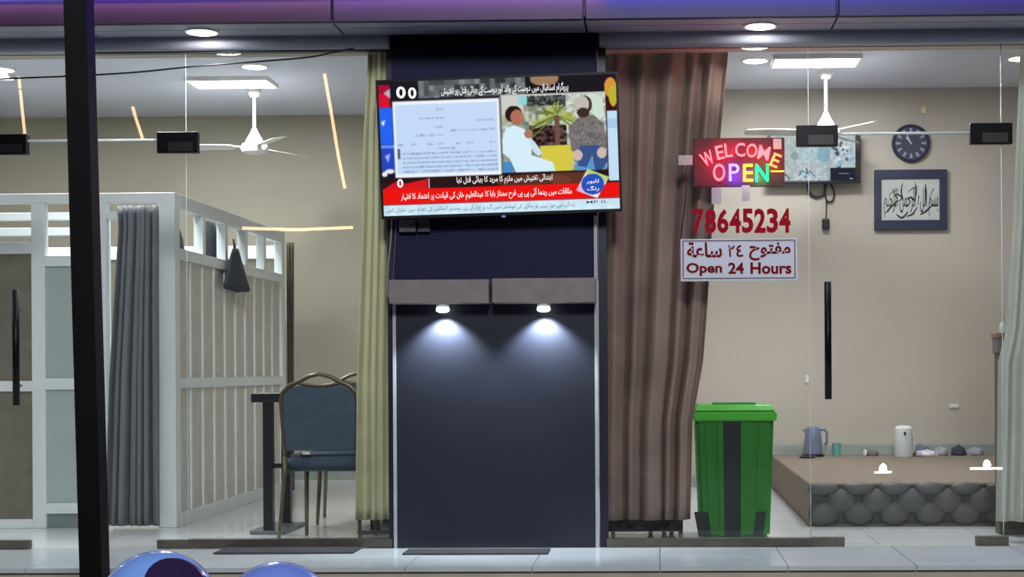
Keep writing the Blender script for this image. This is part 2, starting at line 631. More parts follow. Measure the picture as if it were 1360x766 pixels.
# ------------------------------------------------------------------ blind centre bay: navy wall, bulkhead boxes, slate panel
bay = struct(thing('wall_centre_bay', ((xcl + xcr) / 2, 0, 0)))
zb0, zb1 = P(660, 404, 0).z, P(660, 372, 0).z
box('upper_cladding', xcl, xcr, -0.02, 0.12, zb1, ZS + 0.03, NAVY, bay)
box('lower_panel', xcl + 0.012, xcr - 0.012, -0.03, 0.12, 0.0, zb0, SLATE, bay)
BRN = mat('bulkhead_taupe', (142, 132, 130), 0.6, vary=0.12, scale=12, bump=0.2)
xm = P(653, 388, -0.10).x
bl = box('bulkhead_box', xcl + 0.004, xm - 0.008, -0.16, -0.02, zb0, zb1 - 0.004, BRN, bay, 0.004)
br = box('bulkhead_box', xm + 0.008, xcr - 0.004, -0.16, -0.02, zb0, zb1, BRN, bay, 0.004)
box('bulkhead_core', xcl + 0.004, xcr - 0.004, -0.02, 0.12, zb0, zb1, BLACKP, bay)
for uu in (524, 792):
    xx = P(uu, 500, -0.03).x
    box('edge_trim', xx - 0.008, xx + 0.009, -0.034, 0.0, 0.0, P(uu, 286 if uu > 600 else 405, -0.03).z, mat('grey_edge_trim', (176, 180, 184), 0.5), bay)
# the dark jambs beside the bay
for i, (ua, ub) in enumerate(((515, 522), (795, 806))):
    struct(pbox('trim_%d' % (5 + i), ua, ub, 62, 727, -0.01, 0.06, FRAME))

# two small spot lamps under the bulkhead
def spot_lamp(u, label):
    c = P(u, 405, -0.115)
    t = thing('spot_lamp', (c.x, c.y, zb0 - 0.045), label, 'lamp', 'spot lamps under the bulkhead')
    lathe('housing', [(0.026, 0.022), (0.034, 0.030), (0.034, 0.045)], (c.x, c.y, zb0 - 0.045), WHITEP, t, 20)
    lathe('lens', [(0.020, 0.0), (0.034, 0.008), (0.034, 0.022)], (c.x, c.y, zb0 - 0.045), emit('spot_glow', (240, 246, 255), 6.0), t, 20)
    ld = bpy.data.lights.new('spot_light', 'SPOT')
    ld.energy = 40.0
    ld.color = (0.80, 0.90, 1.0)
    ld.spot_size = math.radians(112)
    ld.spot_blend = 0.6
    ld.shadow_soft_size = 0.015
    lo = bpy.data.objects.new('spot_light', ld)
    COL.objects.link(lo)
    lo.parent = t
    lo.location = (0, -0.0, -0.012)
    lo.rotation_euler = (math.radians(20), 0, 0)
    return t
spot_lamp(588, 'left of two small glowing spot lamps under the taupe bulkhead')
spot_lamp(722, 'right of two small glowing spot lamps under the taupe bulkhead')

# canopy downlights
def downlight(c, r, label, group, power, depth=0.012):
    t = thing('downlight', (c[0], c[1], c[2] - depth), label, 'downlight', group)
    lathe('bezel', [(r + 0.012, 0.004), (r + 0.016, depth), (r - 0.002, depth)], (c[0], c[1], c[2] - depth), WHITEP, t, 28)
    lathe('diffuser', [(r * 0.8, 0.0), (r, 0.004), (r, depth - 0.002)], (c[0], c[1], c[2] - depth), emit('downlight_glow', (255, 250, 238), 8.0), t, 28)
    ld = bpy.data.lights.new('downlight_beam', 'AREA')
    ld.shape = 'DISK'
    ld.size = r * 2
    ld.energy = power
    ld.color = (1.0, 0.97, 0.92)
    lo = bpy.data.objects.new('downlight_beam', ld)
    COL.objects.link(lo)
    lo.parent = t
    lo.location = (0, 0, -0.004)
    return t
for u, lab in ((268, 'round white downlight in the canopy soffit above the left window'), (1010, 'round white downlight in the canopy soffit above the lit WELCOME sign'), (-420, 'round white downlight in the canopy soffit, leftmost of the row')):
    c = P(u, 40, -0.225)
    downlight((c.x, -0.225, ZS), 0.075, lab, 'canopy downlights', 5.0)

# ------------------------------------------------------------------ room lights
PAN = emit('panel_glow', (244, 248, 255), 12.0)
def led_panel(cx, cy, label, power=34.0):
    t = thing('ceiling_panel_light', (cx, cy, ZC - 0.03), label, 'ceiling light', 'rectangular ceiling panel lights')
    bm = bmesh.new()
    a, b = 0.31, 0.17
    add_box(bm, cx - a, cx + a, cy - b, cy - b + 0.015, ZC - 0.03, ZC)
    add_box(bm, cx - a, cx + a, cy + b - 0.015, cy + b, ZC - 0.03, ZC)
    add_box(bm, cx - a, cx - a + 0.015, cy - b + 0.015, cy + b - 0.015, ZC - 0.03, ZC)
    add_box(bm, cx + a - 0.015, cx + a, cy - b + 0.015, cy + b - 0.015, ZC - 0.03, ZC)
    from_bm('frame', bm, WHITEP, t)
    box('diffuser', cx - a + 0.015, cx + a - 0.015, cy - b + 0.015, cy + b - 0.015, ZC - 0.026, ZC - 0.004, PAN, t)
    ld = bpy.data.lights.new('panel_light', 'AREA')
    ld.shape = 'RECTANGLE'
    ld.size, ld.size_y = 0.58, 0.30
    ld.energy = power * 1.25
    ld.color = (0.97, 0.985, 1.0)
    lo = bpy.data.objects.new('panel_light', ld)
    COL.objects.link(lo)
    lo.parent = t
    lo.location = (0, 0, -0.004)
    return t
pl = P(308, 102, 3.43)
led_panel(pl.x, 3.43, 'rectangular ceiling panel light above the left room fan', 36)
pr = P(1083, 81, 2.85)
led_panel(pr.x, 2.85, 'rectangular ceiling panel light above the right room fan')
led_panel(-5.0, 3.0, 'added unseen ceiling panel light, farthest left, out past the black pole', 26)  # this and the next two are added out of view for room brightness
led_panel(pl.x, 1.2, 'added unseen ceiling panel light close behind the left shop window', 40)
led_panel(pr.x + 0.3, 1.2, 'added unseen ceiling panel light close behind the right shop window', 26)
for u, v, lab in ((1003, 80, 'small round downlight in the right room ceiling behind the LED sign'), (338, 88, 'small round downlight in the left room ceiling behind the panel light'), (2, 92, 'small round downlight in the ceiling at the far left edge'), (1356, 77, 'small round downlight in the ceiling at the far right edge')):
    p0 = P(u, v, 3.0)
    t_ = (ZC - CAM.z) / (p0.z - CAM.z)
    c = CAM + (p0 - CAM) * t_
    downlight((c.x, c.y, ZC), 0.085, lab, 'downlights in the shop ceiling', 1.5)

# ------------------------------------------------------------------ storefront glass
def pane(name, u0, u1, v0, v1, parent, thick=0.010, m=GLASS):
    """single sheet of glass standing in the plane y = 0"""
    x0, x1 = P(u0, 400, 0).x, P(u1, 400, 0).x
    um = (u0 + u1) / 2
    z0, z1 = (P(um, v1, 0).z, P(um, v0, 0).z)
    bm = bmesh.new()
    vs = [bm.verts.new(c) for c in ((x0, 0, z0), (x1, 0, z0), (x1, 0, z1), (x0, 0, z1))]
    bm.faces.new(vs)
    return from_bm(name, bm, m, parent)

def glass_edge(name, pts, parent, r=0.0022):
    return tube(name, pts, r, EDGEG, parent, 6)

w1 = struct(thing('window_1', (P(380, 700, 0).x, 0, 0)))
pane('pane', 249, 515, 66, 718, w1)
pbox('sill_channel', 250, 521, 716, 727, -0.03, 0.03, SILL, w1)
pbox('head_channel', 120, 521, 64, 69, -0.025, 0.025, FRAME, w1)
glass_edge('glass_edge', [(P(248.5, 400, 0).x, 0, 0.02), (P(248.5, 400, 0).x, 0, ZH)], w1, 0.0016)
w2 = struct(thing('window_2', (P(140, 150, 0).x, 0, P(140, 187, 0).z)))
pane('pane', -60, 248, 66, 186, w2)
w3 = struct(thing('window_3', (P(940, 700, 0).x, 0, 0)))
pane('pane', 806, 1074, 60, 716, w3)
pbox('sill_channel', 806, 1081, 715, 726, -0.03, 0.03, SILL, w3)
glass_edge('glass_edge', [(P(1075, 400, 0).x, 0, 0.02), (P(1075, 400, 0).x, 0, ZH)], w3, 0.0013)
w4 = struct(thing('window_4', (P(1200, 150, 0).x, 0, P(1200, 178, 0).z)))
pane('pane', 1076, 1330, 60, 175, w4)
glass_edge('glass_edge', [(P(1331, 400, 0).x, 0, 0.02), (P(1331, 400, 0).x, 0, ZH)], w4, 0.0028)
w5 = struct(thing('window_5', (P(1380, 700, 0).x, 0, 0)))
pane('pane', 1332, 1500, 60, 718, w5)
w6 = struct(thing('window_6', (P(-150, 700, 0).x, 0, 0)))
pane('pane', -400, -62, 66, 718, w6)

def patch(name, u0, u1, v0, v1, parent, m):
    o = pbox(name, u0, u1, v0, v1, -0.022, 0.022, m, parent, 0.003)
    return o
FIT = mat('patch_fitting_black', (12, 12, 18), 0.3, vary=0.1, spec=0.2)
PBRN = mat('patch_fitting_worn', (98, 94, 84), 0.45, metal=0.3, vary=0.25, scale=30)

def glass_door(name, ua, ub, vtop, vbot, tops, bots, hu, hv0, hv1, m_handle):
    d = struct(thing(name, (P((ua + ub) / 2, 700, 0).x, 0, 0)))
    pane('pane', ua, ub, vtop, vbot, d)
    a, b = P(ua, vtop, 0), P(ub, vtop, 0)
    glass_edge('glass_edge', [(a.x, 0, P((ua + ub) / 2, vtop, 0).z), (b.x, 0, P((ua + ub) / 2, vtop, 0).z)], d, 0.0075)
    for (u0, u1, v0, v1) in tops:
        f = patch('patch_fitting', u0, u1, v0, v1, d, FIT)
        pbox('cover_plate', u0 + (u1 - u0) * 0.28, u1 - 6, v0 + 13, v1 - 2, -0.027, -0.020, BLACKP, f)
    for (u0, u1, v0, v1) in bots:
        patch('patch_fitting', u0, u1, v0, v1, d, PBRN)
    x = P(hu, 450, -0.07).x
    h = tube('handle', [(x, -0.06, P(hu, hv1, -0.06).z), (x, -0.06, P(hu, hv0, -0.06).z)], 0.018, m_handle, d, 14)
    for vv in (hv0 + 22, hv1 - 26):
        z = P(hu, vv, -0.06).z
        tube('standoff', [(x, -0.06, z), (x, 0.0, z)], 0.008, CHROME, h, 8)
    return d
glass_door('door_1', -58, 247, 187, 718, [(208, 262, 175, 203), (-30, 35, 178, 205)], [(208, 250, 717, 728), (-8, 38, 718, 731)], 20, 385, 538, BLACK)
glass_door('door_2', 1077, 1330, 177, 716, [(1058, 1113, 166, 194), (1289, 1345, 163, 191)], [(1080, 1122, 713, 727), (1297, 1340, 712, 726)], 1100, 374, 530, BLACK)

# ------------------------------------------------------------------ the big television
def build_tv():
    w, h, d = 1.235, 0.705, 0.05
    t = thing('television', (0, 0, 0), 'large tilted flat television showing a news broadcast with red ticker', 'television', local=True)
    hw, hh = w / 2, h / 2
    bm = bmesh.new()
    bz = 0.012
    add_box(bm, -hw, hw, -d / 2, 0, hh - bz, hh)
    add_box(bm, -hw, hw, -d / 2, 0, -hh, -hh + bz * 1.3)
    add_box(bm, -hw, -hw + bz, -d / 2, 0, -hh + bz * 1.3, hh - bz)
    add_box(bm, hw - bz, hw, -d / 2, 0, -hh + bz * 1.3, hh - bz)
    from_bm('bezel', bm, BLACKP, t)
    box('back_shell', -hw + 0.01, hw - 0.01, 0.0, d / 2, -hh + 0.01, hh - 0.01, BLACKP, t, 0.008)
    box('standby_lamp', 0.0, 0.016, -d / 2, 0, -hh - 0.010, -hh, emit('standby_glow', (150, 140, 220), 0.8), t)
    box('wall_bracket', -0.15, 0.15, d / 2, d / 2 + 0.09, -0.12, 0.12, BLACK, t)
    # picture
    p = Pic(420, 236, (26, 22, 30))
    p.rect(0, 0, 1, .14, (30, 26, 34))
    p.rect(.17, .0, .62, .13, (88, 92, 96)); p.noise(.17, 0, .62, .13, 45, 9)
    p.ell(.70, .02, .06, .05, (190, 150, 110), .8)
    p.rect(0, .02, .047, .19, (215, 20, 50)); p.rect(0, .02, .045, .09, (160, 20, 60))
    p.poly([(.022, .085), (.05, .05), (.05, .125)], (190, 180, 200))
    p.rect(0, .19, .055, .46, (40, 100, 240)); p.poly([(.005, .30), (.025, .28), (.015, .33)], (230, 240, 255))
    p.rect(0, .46, .06, .66, (40, 70, 190)); p.rect(0, .47, .06, .49, (110, 150, 240)); p.poly([(.015, .55), (.04, .53), (.03, .60)], (150, 180, 250))
    p.rect(0, .66, .06, .79, (22, 22, 50)); p.ell(.035, .665, .02, .016, (240, 240, 245)); p.ell(.012, .685, .012, .02, (235, 235, 240))
    # document
    p.rect(.058, .15, .508, .715, (240, 246, 252)); p.rect(.066, .175, .498, .69, (196, 218, 248))
    gr = (120, 140, 165)
    def scrib(x0, x1, y, c=gr, hgt=.006):
        xx = x0
        while xx < x1:
            l = random.uniform(.006, .02)
            p.rect(xx, y - hgt * random.uniform(.4, 1), min(xx + l, x1), y + hgt * random.uniform(.4, 1), c, .75)
            xx += l + random.uniform(.001, .006)
    scrib(.24, .275, .215); scrib(.17, .275, .28); scrib(.41, .485, .305); scrib(.225, .265, .345); scrib(.30, .485, .375); scrib(.15, .265, .405)
    for xx in (.075, .13, .20, .24, .32, .365, .46): scrib(xx, xx + .025, .472)
    scrib(.24, .315, .505)
    for q in range(5): scrib(.09, .49, .54 + q * .033, (110, 130, 155), .006)
    p.rect(.072, .50, .081, .575, (70, 74, 80))
    # photograph: two seated people, palm in a yellow pot
    x0, x1, y0, y1 = .514, .952, .135, .705
    def X(a): return x0 + a * (x1 - x0)
    def Y(a): return y0 + a * (y1 - y0)
    p.rect(x0, y0, x1, y1, (150, 160, 140)); p.noise(x0, y0, x1, y1, 50, 6)
    p.rect(x0, y0, X(.22), Y(.25), (205, 205, 200)); p.rect(X(.17), y0, X(.28), Y(.12), (140, 215, 210))
    p.blur(2)
    p.rect(X(.25), y0 + .01, X(.64), Y(.14), (70, 76, 74)); p.noise(X(.25), y0, X(.64), Y(.14), 40, 4)
    p.rect(X(.62), y0, x1, Y(.5), (190, 200, 190)); p.noise(X(.62), y0, x1, Y(.5), 30, 5)
    p.poly([(X(.85), y0), (X(.96), y0 + .02), (X(.99), Y(.3)), (X(.90), Y(.4))], (205, 225, 210))
    p.rect(X(.26), Y(.4), X(.62), Y(.68), (70, 50, 50)); p.noise(X(.26), Y(.4), X(.62), Y(.68), 45, 5)
    for q in range(46):
        a = random.uniform(-.15 * PI, 1.15 * PI)
        L = random.uniform(.16, .28)
        p.line(X(.53), Y(.26), X(.53 + math.cos(a) * L), Y(.26 - math.sin(a) * L * .75 + L * L * 3.4 * abs(math.cos(a))), .005, random.choice([(110, 130, 50), (170, 176, 90), (196, 190, 120), (80, 104, 44)]))
    p.line(X(.53), Y(.3), X(.53), Y(.66), .018, (110, 80, 70))
    p.poly([(X(.36), Y(.66)), (X(.69), Y(.66)), (X(.66), y1), (X(.40), y1)], (212, 200, 70))
    # left figure
    p.poly([(X(.0), Y(.85)), (X(.10), Y(.86)), (X(.09), y1), (X(.0), y1)], (70, 140, 200))
    p.poly([(X(.04), Y(.42)), (X(.12), Y(.38)), (X(.22), Y(.44)), (X(.27), Y(.56)), (X(.28), Y(.78)), (X(.48), Y(.88)), (X(.50), y1), (X(.12), y1), (X(.07), Y(.82)), (X(-.0), Y(.74)), (X(.0), Y(.56))], (214, 238, 250))
    p.poly([(X(.24), Y(.5)), (X(.32), Y(.62)), (X(.38), Y(.76)), (X(.34), Y(.80)), (X(.27), Y(.68))], (200, 226, 244))
    p.ell(X(.255), Y(.50), .018, .035, (170, 120, 100))
    p.ell(X(.12), Y(.24), .036, .062, (40, 28, 26)); p.ell(X(.15), Y(.28), .028, .056, (176, 110, 90)); p.poly([(X(.17), Y(.24)), (X(.225), Y(.29)), (X(.18), Y(.33))], (184, 118, 96))
    # right figure
    p.poly([(X(.70), Y(.86)), (X(.99), Y(.86)), (X(.99), y1), (X(.70), y1)], (90, 150, 200))
    p.poly([(X(.72), Y(.68)), (X(.98), Y(.66)), (X(1.0), Y(.90)), (X(.95), y1), (X(.88), y1), (X(.86), Y(.80)), (X(.80), Y(.96)), (X(.72), Y(.94))], (58, 84, 140))
    p.poly([(X(.64), Y(.42)), (X(.75), Y(.30)), (X(.88), Y(.28)), (X(.98), Y(.40)), (X(1.0), Y(.72)), (X(.94), Y(.74)), (X(.92), Y(.68)), (X(.74), Y(.68)), (X(.72), Y(.76)), (X(.66), Y(.74))], (118, 112, 112))
    p.noise(X(.66), Y(.34), X(.98), Y(.68), 26, 2)
    p.ell(X(.72), Y(.80), .02, .04, (206, 186, 176)); p.ell(X(.95), Y(.78), .02, .04, (206, 186, 176))
    p.ell(X(.79), Y(.15), .036, .07, (60, 50, 50)); p.ell(X(.775), Y(.14), .030, .062, (196, 186, 178)); p.ell(X(.785), Y(.25), .026, .036, (60, 46, 42))
    p.rect(x0 - .006, y0, x0 + .001, y1, (110, 108, 104)); p.rect(x0, y0 - .006, x1, y0 + .003, (200, 200, 196))
    # strip at the right
    p.rect(.952, .03, 1, .27, (64, 22, 26)); p.ell(.975, .10, .026, .075, (214, 150, 60)); p.ell(.985, .16, .018, .08, (190, 180, 50))
    p.rect(.956, .27, 1, .79, (196, 222, 244)); p.rect(.956, .33, 1, .40, (168, 200, 236))
    # captions
    p.rect(.0, .715, .955, .80, (44, 24, 26)); p.ell(.64, .77, .16, .05, (110, 60, 44), .7); p.rect(.72, .715, .86, .80, (128, 70, 50), .6)
    p.poly([(.0, .80), (.06, .74), (.10, .76), (.19, .73), (.19, .80)], (214, 26, 34)); p.rect(.195, .725, .199, .80, (235, 200, 205))
    p.rect(0, .80, 1, .915, (236, 22, 18)); p.rect(0, .905, 1, .918, (170, 50, 60))
    p.rect(0, .918, 1, 1, (206, 232, 246)); p.noise(0, .918, 1, 1, 8, 12)
    p.poly([(.868, .695), (.958, .76), (.905, .915), (.818, .852)], (240, 244, 250)); p.poly([(.868, .695), (.958, .76), (.94, .80), (.86, .74)], (190, 214, 120)); p.poly([(.818, .852), (.84, .80), (.87, .87), (.85, .88)], (236, 180, 214))
    p.ell(.888, .81, .048, .078, (44, 84, 190))
    p.blur(1)
    sx0, sx1, sz0, sz1 = -hw + bz, hw - bz, -hh + bz * 1.3, hh - bz
    scr = p.mesh('screen', sx0, sx1, sz0, sz1, -d / 2 + 0.004, screen_mat('tv_picture', 1.0), t)
    WT, DT = emit('caption_white', (250, 250, 250), 1.0), emit('caption_dark', (60, 84, 120), 1.0)
    def cap(s, a, b, c, e, m, bold=0.012):
        text('caption', shape(s), sx0 + a * (sx1 - sx0), sx0 + b * (sx1 - sx0), sz1 - e * (sz1 - sz0), sz1 - c * (sz1 - sz0), -d / 2 + 0.003, m, scr, bold, depth=0.0006)
    cap('پروگرام استقبال میں دوست کے والد اور دوست کے بھائی قتل پر تفتیش', .265, .80, .045, .13, WT)
    cap('ابتدائی تفتیش میں ملزم کا مرید کا بھائی قتل تھا', .315, .72, .722, .79, WT)
    cap('ملاقات میں رہنما آئی پی پی فرح ممتاز بابا کا عبدالعلیم خان کی قیادت پر اعتماد کا اظہار', .075, .80, .825, .90, WT)
    cap('زندگی سے دور نہیں ہو سکتے کی کوشش میں گرد و غبار کی ہے دوسری آزمائش کی تعداد میں نمایاں کمی', .01, .81, .935, .985, DT, 0.0)
    cap('۱۱ PM', .86, .94, .935, .955, DT, 0.01)
    cap('لاہور', .862, .915, .775, .81, WT)
    cap('رنگ', .865, .915, .825, .865, WT)
    def num(s, a, b, c, e):
        text('caption', s, sx0 + a * (sx1 - sx0), sx0 + b * (sx1 - sx0), sz1 - e * (sz1 - sz0), sz1 - c * (sz1 - sz0), -d / 2 + 0.003, WT, scr, 0.03, depth=0.0006)
    num('0', .075, .115, .035, .125); num('0', .125, .16, .045, .13); num('0', .062, .088, .725, .79)
    return t
tv = build_tv()
ctr = P(663.5, 194, -0.17)
tv.location = ctr
tv.rotation_euler = Euler((math.radians(5), math.radians(-1.3), math.radians(-1)), 'XYZ')

# small bracket box and cords under the television
jb = thing('junction_box', P(548, 308, -0.05), 'small dusty junction box on the navy wall under the television', 'junction box')
pbox('box_body', 530, 552, 292, 308, -0.06, -0.02, mat('dusty_grey', (92, 92, 100), 0.6, vary=0.35, scale=40), jb, 0.004)
pbox('box_cover', 554, 571, 291, 308, -0.05, -0.02, mat('dusty_grey2', (74, 74, 84), 0.6, vary=0.3, scale=40), jb, 0.004)
cordm = mat('grey_cord', (150, 148, 150), 0.5)
def cord(name, pts, r, m, label, cat='cable'):
    dense = []
    for i in range(len(pts) - 1):
        a = pts[max(i - 1, 0)]; b = pts[i]; c = pts[i + 1]; d = pts[min(i + 2, len(pts) - 1)]
        for s in range(6):
            t = s / 6
            dense.append(0.5 * ((2 * b) + (c - a) * t + (2 * a - 5 * b + 4 * c - d) * t * t + (3 * b - a - 3 * c + d) * t ** 3))
    dense.append(pts[-1])
    o = tube(name, dense, r, m, None, 6)
    return tag(o, label, cat)
cord('cord', [P(u, v, -0.045) for u, v in ((521, 286), (519, 320), (516, 350), (515, 385), (519, 400), (525, 405))], 0.004, cordm, 'grey cord hanging from the television down past the taupe bulkhead')
cord('cord', [P(u, v, -0.04) for u, v in ((526, 290), (525, 320), (523, 350), (522, 380), (523, 400))], 0.0035, mat('grey_cord2', (96, 96, 106), 0.5), 'thin dark grey cord beside the left edge of the blind bay')

# ------------------------------------------------------------------ writing on the glass
RED = mat('red_vinyl', (168, 4, 28), 0.6, vary=0.06, spec=0.1)
RED2 = mat('brown_red_ink', (128, 10, 14), 0.6, vary=0.06, spec=0.1)
pn = thing('phone_number', P(984, 310, -0.004), 'red phone number lettering 78645234 stuck on the right window', 'lettering')
for i, ch in enumerate('78645234'):
    ua = 919.5 + i * 16.45
    text('digit', ch, P(ua, 293, -.004).x, P(ua + 15.2, 293, -.004).x, P(984, 309.5, -.004).z, P(984, 277, -.004).z, -0.004, RED, pn, 0.035)
sg = thing('opening_hours_sign', P(981, 372, -0.004), 'white sign on the glass reading Open 24 Hours in English and Arabic', 'sign')
yb = -0.004
pbox('board', 904, 1059, 317, 373, -0.008, -0.002, mat('white_sign', (222, 226, 226), 0.5, vary=0.02), sg, 0.001)
def bar(u0, u1, v0, v1, m=mat('sign_border', (110, 84, 84), 0.5)):
    return pbox('border', u0, u1, v0, v1, -0.0095, -0.008, m, sg)
bar(906.5, 1056.5, 318.6, 320); bar(906.5, 1056.5, 368.6, 370); bar(906.5, 908, 320, 368.6); bar(1055, 1056.5, 320, 368.6)
def sgt(s, u0, u1, v0, v1, bold):
    text('lettering', s, P(u0, 345, -.009).x, P(u1, 345, -.009).x, P(981, v1, -.009).z, P(981, v0, -.009).z, -0.0082, RED2, sg, bold)
sgt(shape('ساعة'), 912.5, 959, 321, 341.5, 0.026)
sgt('٢', 967, 976, 325.5, 341, 0.014)
sgt('٤', 978, 987.5, 325, 341, 0.02)
sgt(shape('مفتوح'), 995, 1050, 322, 346, 0.026)
sgt('Open', 911.5, 959, 348.5, 366, 0.03)
sgt('24', 967, 988, 348.5, 363.5, 0.03)
sgt('Hours', 996.5, 1051, 348.5, 364, 0.03)

# lit WELCOME OPEN sign hung inside the glass
YB = 0.05
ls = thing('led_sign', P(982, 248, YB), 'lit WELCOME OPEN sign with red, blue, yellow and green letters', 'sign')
pbox('board', 921, 1042, 183, 248, YB, YB + 0.02, mat('sign_board_halo_red', (78, 44, 54), 0.6, vary=0.1, spec=0.2), ls, 0.004)  # board itself is black; the LED halo is put into its dark red
Lr = emit('led_letter_red', (255, 64, 70), 10.0)
Lr2 = emit('led_letter_orange_red', (255, 84, 44), 10.0)
Lb = emit('led_letter_blue', (76, 66, 255), 14.0)
Ly = emit('led_letter_yellow', (255, 170, 40), 6.0)
Lg = emit('led_letter_green', (10, 230, 90), 9.0)
Yf = YB - 0.026
def led_letter(ch, u, v, w, h, rot, m):
    c = P(u, v, Yf)
    s = 8.05 / F
    text('letter', ch, c.x - w / 2 * s, c.x + w / 2 * s, c.z - h / 2 * s, c.z + h / 2 * s, Yf, m, ls, 0.006, math.radians(rot), 0.006)
for ch, u, v, w, h, r, m in (('W', 939.5, 210.5, 16, 18, 24, Lr), ('E', 956, 202.5, 10, 18, 12, Lr), ('L', 967.5, 199.5, 10, 18, 6, Lr), ('C', 983, 199, 13, 18, 1, Lr),
                             ('O', 998.5, 200, 14, 18, -4, Lr), ('M', 1014.5, 203, 15, 18, -12, Lr), ('E', 1030, 213, 11, 18, -24, Lr2),
                             ('O', 955, 229, 16, 23, 0, Lr), ('P', 975, 229, 14, 23, 0, Lb), ('E', 993.5, 229.5, 13, 23, 0, Ly), ('N', 1012, 229.5, 17, 23, 0, Lg)):
    led_letter(ch, u, v, w, h, r, m)
pbox('light_bar', 1024, 1041, 226.5, 228, Yf, Yf + 0.004, Ly, ls)
for u, v, col, pw in ((940, 212, (1, .03, .05), .10), (958, 203, (1, .03, .06), .10), (976, 198, (1, .03, .06), .10), (994, 199, (1, .03, .06), .10), (1012, 204, (1, .03, .05), .10), (1030, 213, (1, .08, .03), .08),
                      (950, 228, (1, .03, .1), .08), (976, 234, (.12, .06, 1), .22), (994, 236, (1, .4, .05), .05), (1012, 232, (.02, 1, .25), .16)):
    ld = bpy.data.lights.new('led_glow', 'POINT')
    ld.energy = pw * 4.5
    ld.color = col
    ld.shadow_soft_size = 0.008
    lo = bpy.data.objects.new('led_glow', ld)
    COL.objects.link(lo)
    lo.parent = ls
    lo.location = P(u, v, YB - 0.040) - Vector(ls.location)
TAPE = mat('white_tape', (205, 204, 204), 0.6, vary=0.06, scale=40)
for u0, u1, v0, v1, lab in ((901, 920, 206, 219, 'small white tape patch on the glass left of the LED sign'), (945, 958, 249, 271, 'white tape patch on the glass under the LED sign, left one'),
                            (985, 996, 246, 267, 'white tape patch on the glass under the LED sign, right one'), (1027, 1038, 184, 198, 'small tape patch on the upper right corner of the LED sign')):
    yy = 0.012 if v0 > 200 or u0 < 1000 else YB - 0.012
    tag(pbox('tape_patch', u0, u1, v0, v1, yy, yy + 0.003, TAPE), lab, 'tape', 'tape patches around the LED sign')
cord('sign_cord', [P(u, v, 0.03) for u, v in ((913, 219), (911, 232), (911, 250), (909, 275), (906, 300), (905, 316))], 0.004, BLACKP, 'thin black cord running down from the LED sign')

# ------------------------------------------------------------------ curtains
def curtain(name, rows, Y, folds, amp, m, label, n=160, seed=1, hem=None):
    """hanging cloth: rows of (v, left u, right u) give its edges at depth Y; folds run down it"""
    r = random.Random(seed)
    ph = [r.uniform(0, 6.28) for _ in range(4)]
    ts = [0.0]
    K = 40
    lines = []
    vs = np.linspace(rows[0][0], rows[-1][0], K)
    ul = np.interp(vs, [a[0] for a in rows], [a[1] for a in rows])
    ur = np.interp(vs, [a[0] for a in rows], [a[2] for a in rows])
    bm = bmesh.new()
    grid = []
    for i in range(K):
        q = i / (K - 1)
        a, b = P(ul[i], vs[i], Y), P(ur[i], vs[i], Y)
        z = (a.z + b.z) / 2
        row = []
        for j in range(n):
            s = j / (n - 1)
            w = 2 * PI * folds * (s + 0.045 * math.sin(5 * s + ph[0]) + 0.02 * math.sin(13 * s + ph[2]) + 0.012 * math.sin(3 * q + ph[1] + 4 * s))
            y = math.sin(w) + 0.28 * math.sin(2.0 * w + ph[2] + 1.2 * q) + 0.5 * math.sin(w * 0.41 + ph[3])
            dx = 0.25 * math.cos(w) * amp
            row.append(bm.verts.new((a.x + (b.x - a.x) * s + dx * math.sin(PI * s), Y + amp * y * (0.75 + 0.25 * q), z)))
        grid.append(row)
    for i in range(K - 1):
        for j in range(n - 1):
            bm.faces.new((grid[i][j], grid[i][j + 1], grid[i + 1][j + 1], grid[i + 1][j]))
    o = from_bm(name, bm, m, None, smooth=True)
    md = o.modifiers.new('thickness', 'SOLIDIFY')
    md.thickness = 0.003
    return tag(o, label, 'curtain')
BRC = mat('taupe_satin', (150, 128, 116), 0.5, vary=0.22, scale=3.5)
curtain('curtain', [(63, 800, 968), (180, 800, 957), (300, 802, 946), (400, 802, 940), (480, 803, 934), (560, 804, 920), (690, 806, 917)], 0.22, 5.4, 0.036, BRC, 'brown satin curtain bunched behind the right window beside the blind bay', 240, 3)
CRC = mat('cream_cloth', (214, 212, 174), 0.7, vary=0.08, scale=5)
curtain('curtain', [(66, 490, 521), (180, 484, 521), (300, 482, 521), (500, 475, 519), (690, 473, 519)], 0.085, 3.6, 0.018, CRC, 'pale yellow green curtain at the right end of the left window', 120, 5)
GRC = mat('grey_green_cloth', (188, 194, 182), 0.7, vary=0.08, scale=5)
curtain('curtain', [(58, 1356, 1440), (300, 1346, 1440), (440, 1336, 1440), (480, 1326, 1440), (692, 1323, 1440)], 0.24, 8, 0.026, GRC, 'pale grey green curtain at the right edge of the picture', 200, 9)

# ------------------------------------------------------------------ white partition in the left room
YA = 1.06
pt = P(0, 698, YA)
def pz(v, Y=YA, u=150): return P(u, v, Y).z
def px(u, Y=YA, v=480): return P(u, v, Y).x
part = thing('room_partition', (px(225), YA, 0), 'white framed room partition with ribbed side and open doorway behind left window', 'partition')
zt = pz(256)
YBk = 3.75
Xp = px(233)          # outer corner of the partition
Xp0 = px(209)
FROST = mat('frosted_panel', (176, 192, 188), 0.35, vary=0.04, scale=4)
OLIVE = mat('olive_panel', (118, 114, 98), 0.7, vary=0.12, scale=14)
LAM = mat('ribbed_laminate', (206, 202, 190), 0.6, vary=0.08, scale=10)
def prt(name, x0, x1, z0, z1, y0=YA, y1=YA + 0.06, m=WHITEM, parent=part, bv=0.004):
    return box(name, x0, x1, y0, y1, z0, z1, m, parent, bv)
zf = 0.0
prt('corner_post', Xp0, Xp, zf, zt, YA, YA + 0.10)
prt('top_rail', -6.2, Xp0, pz(269), zt)
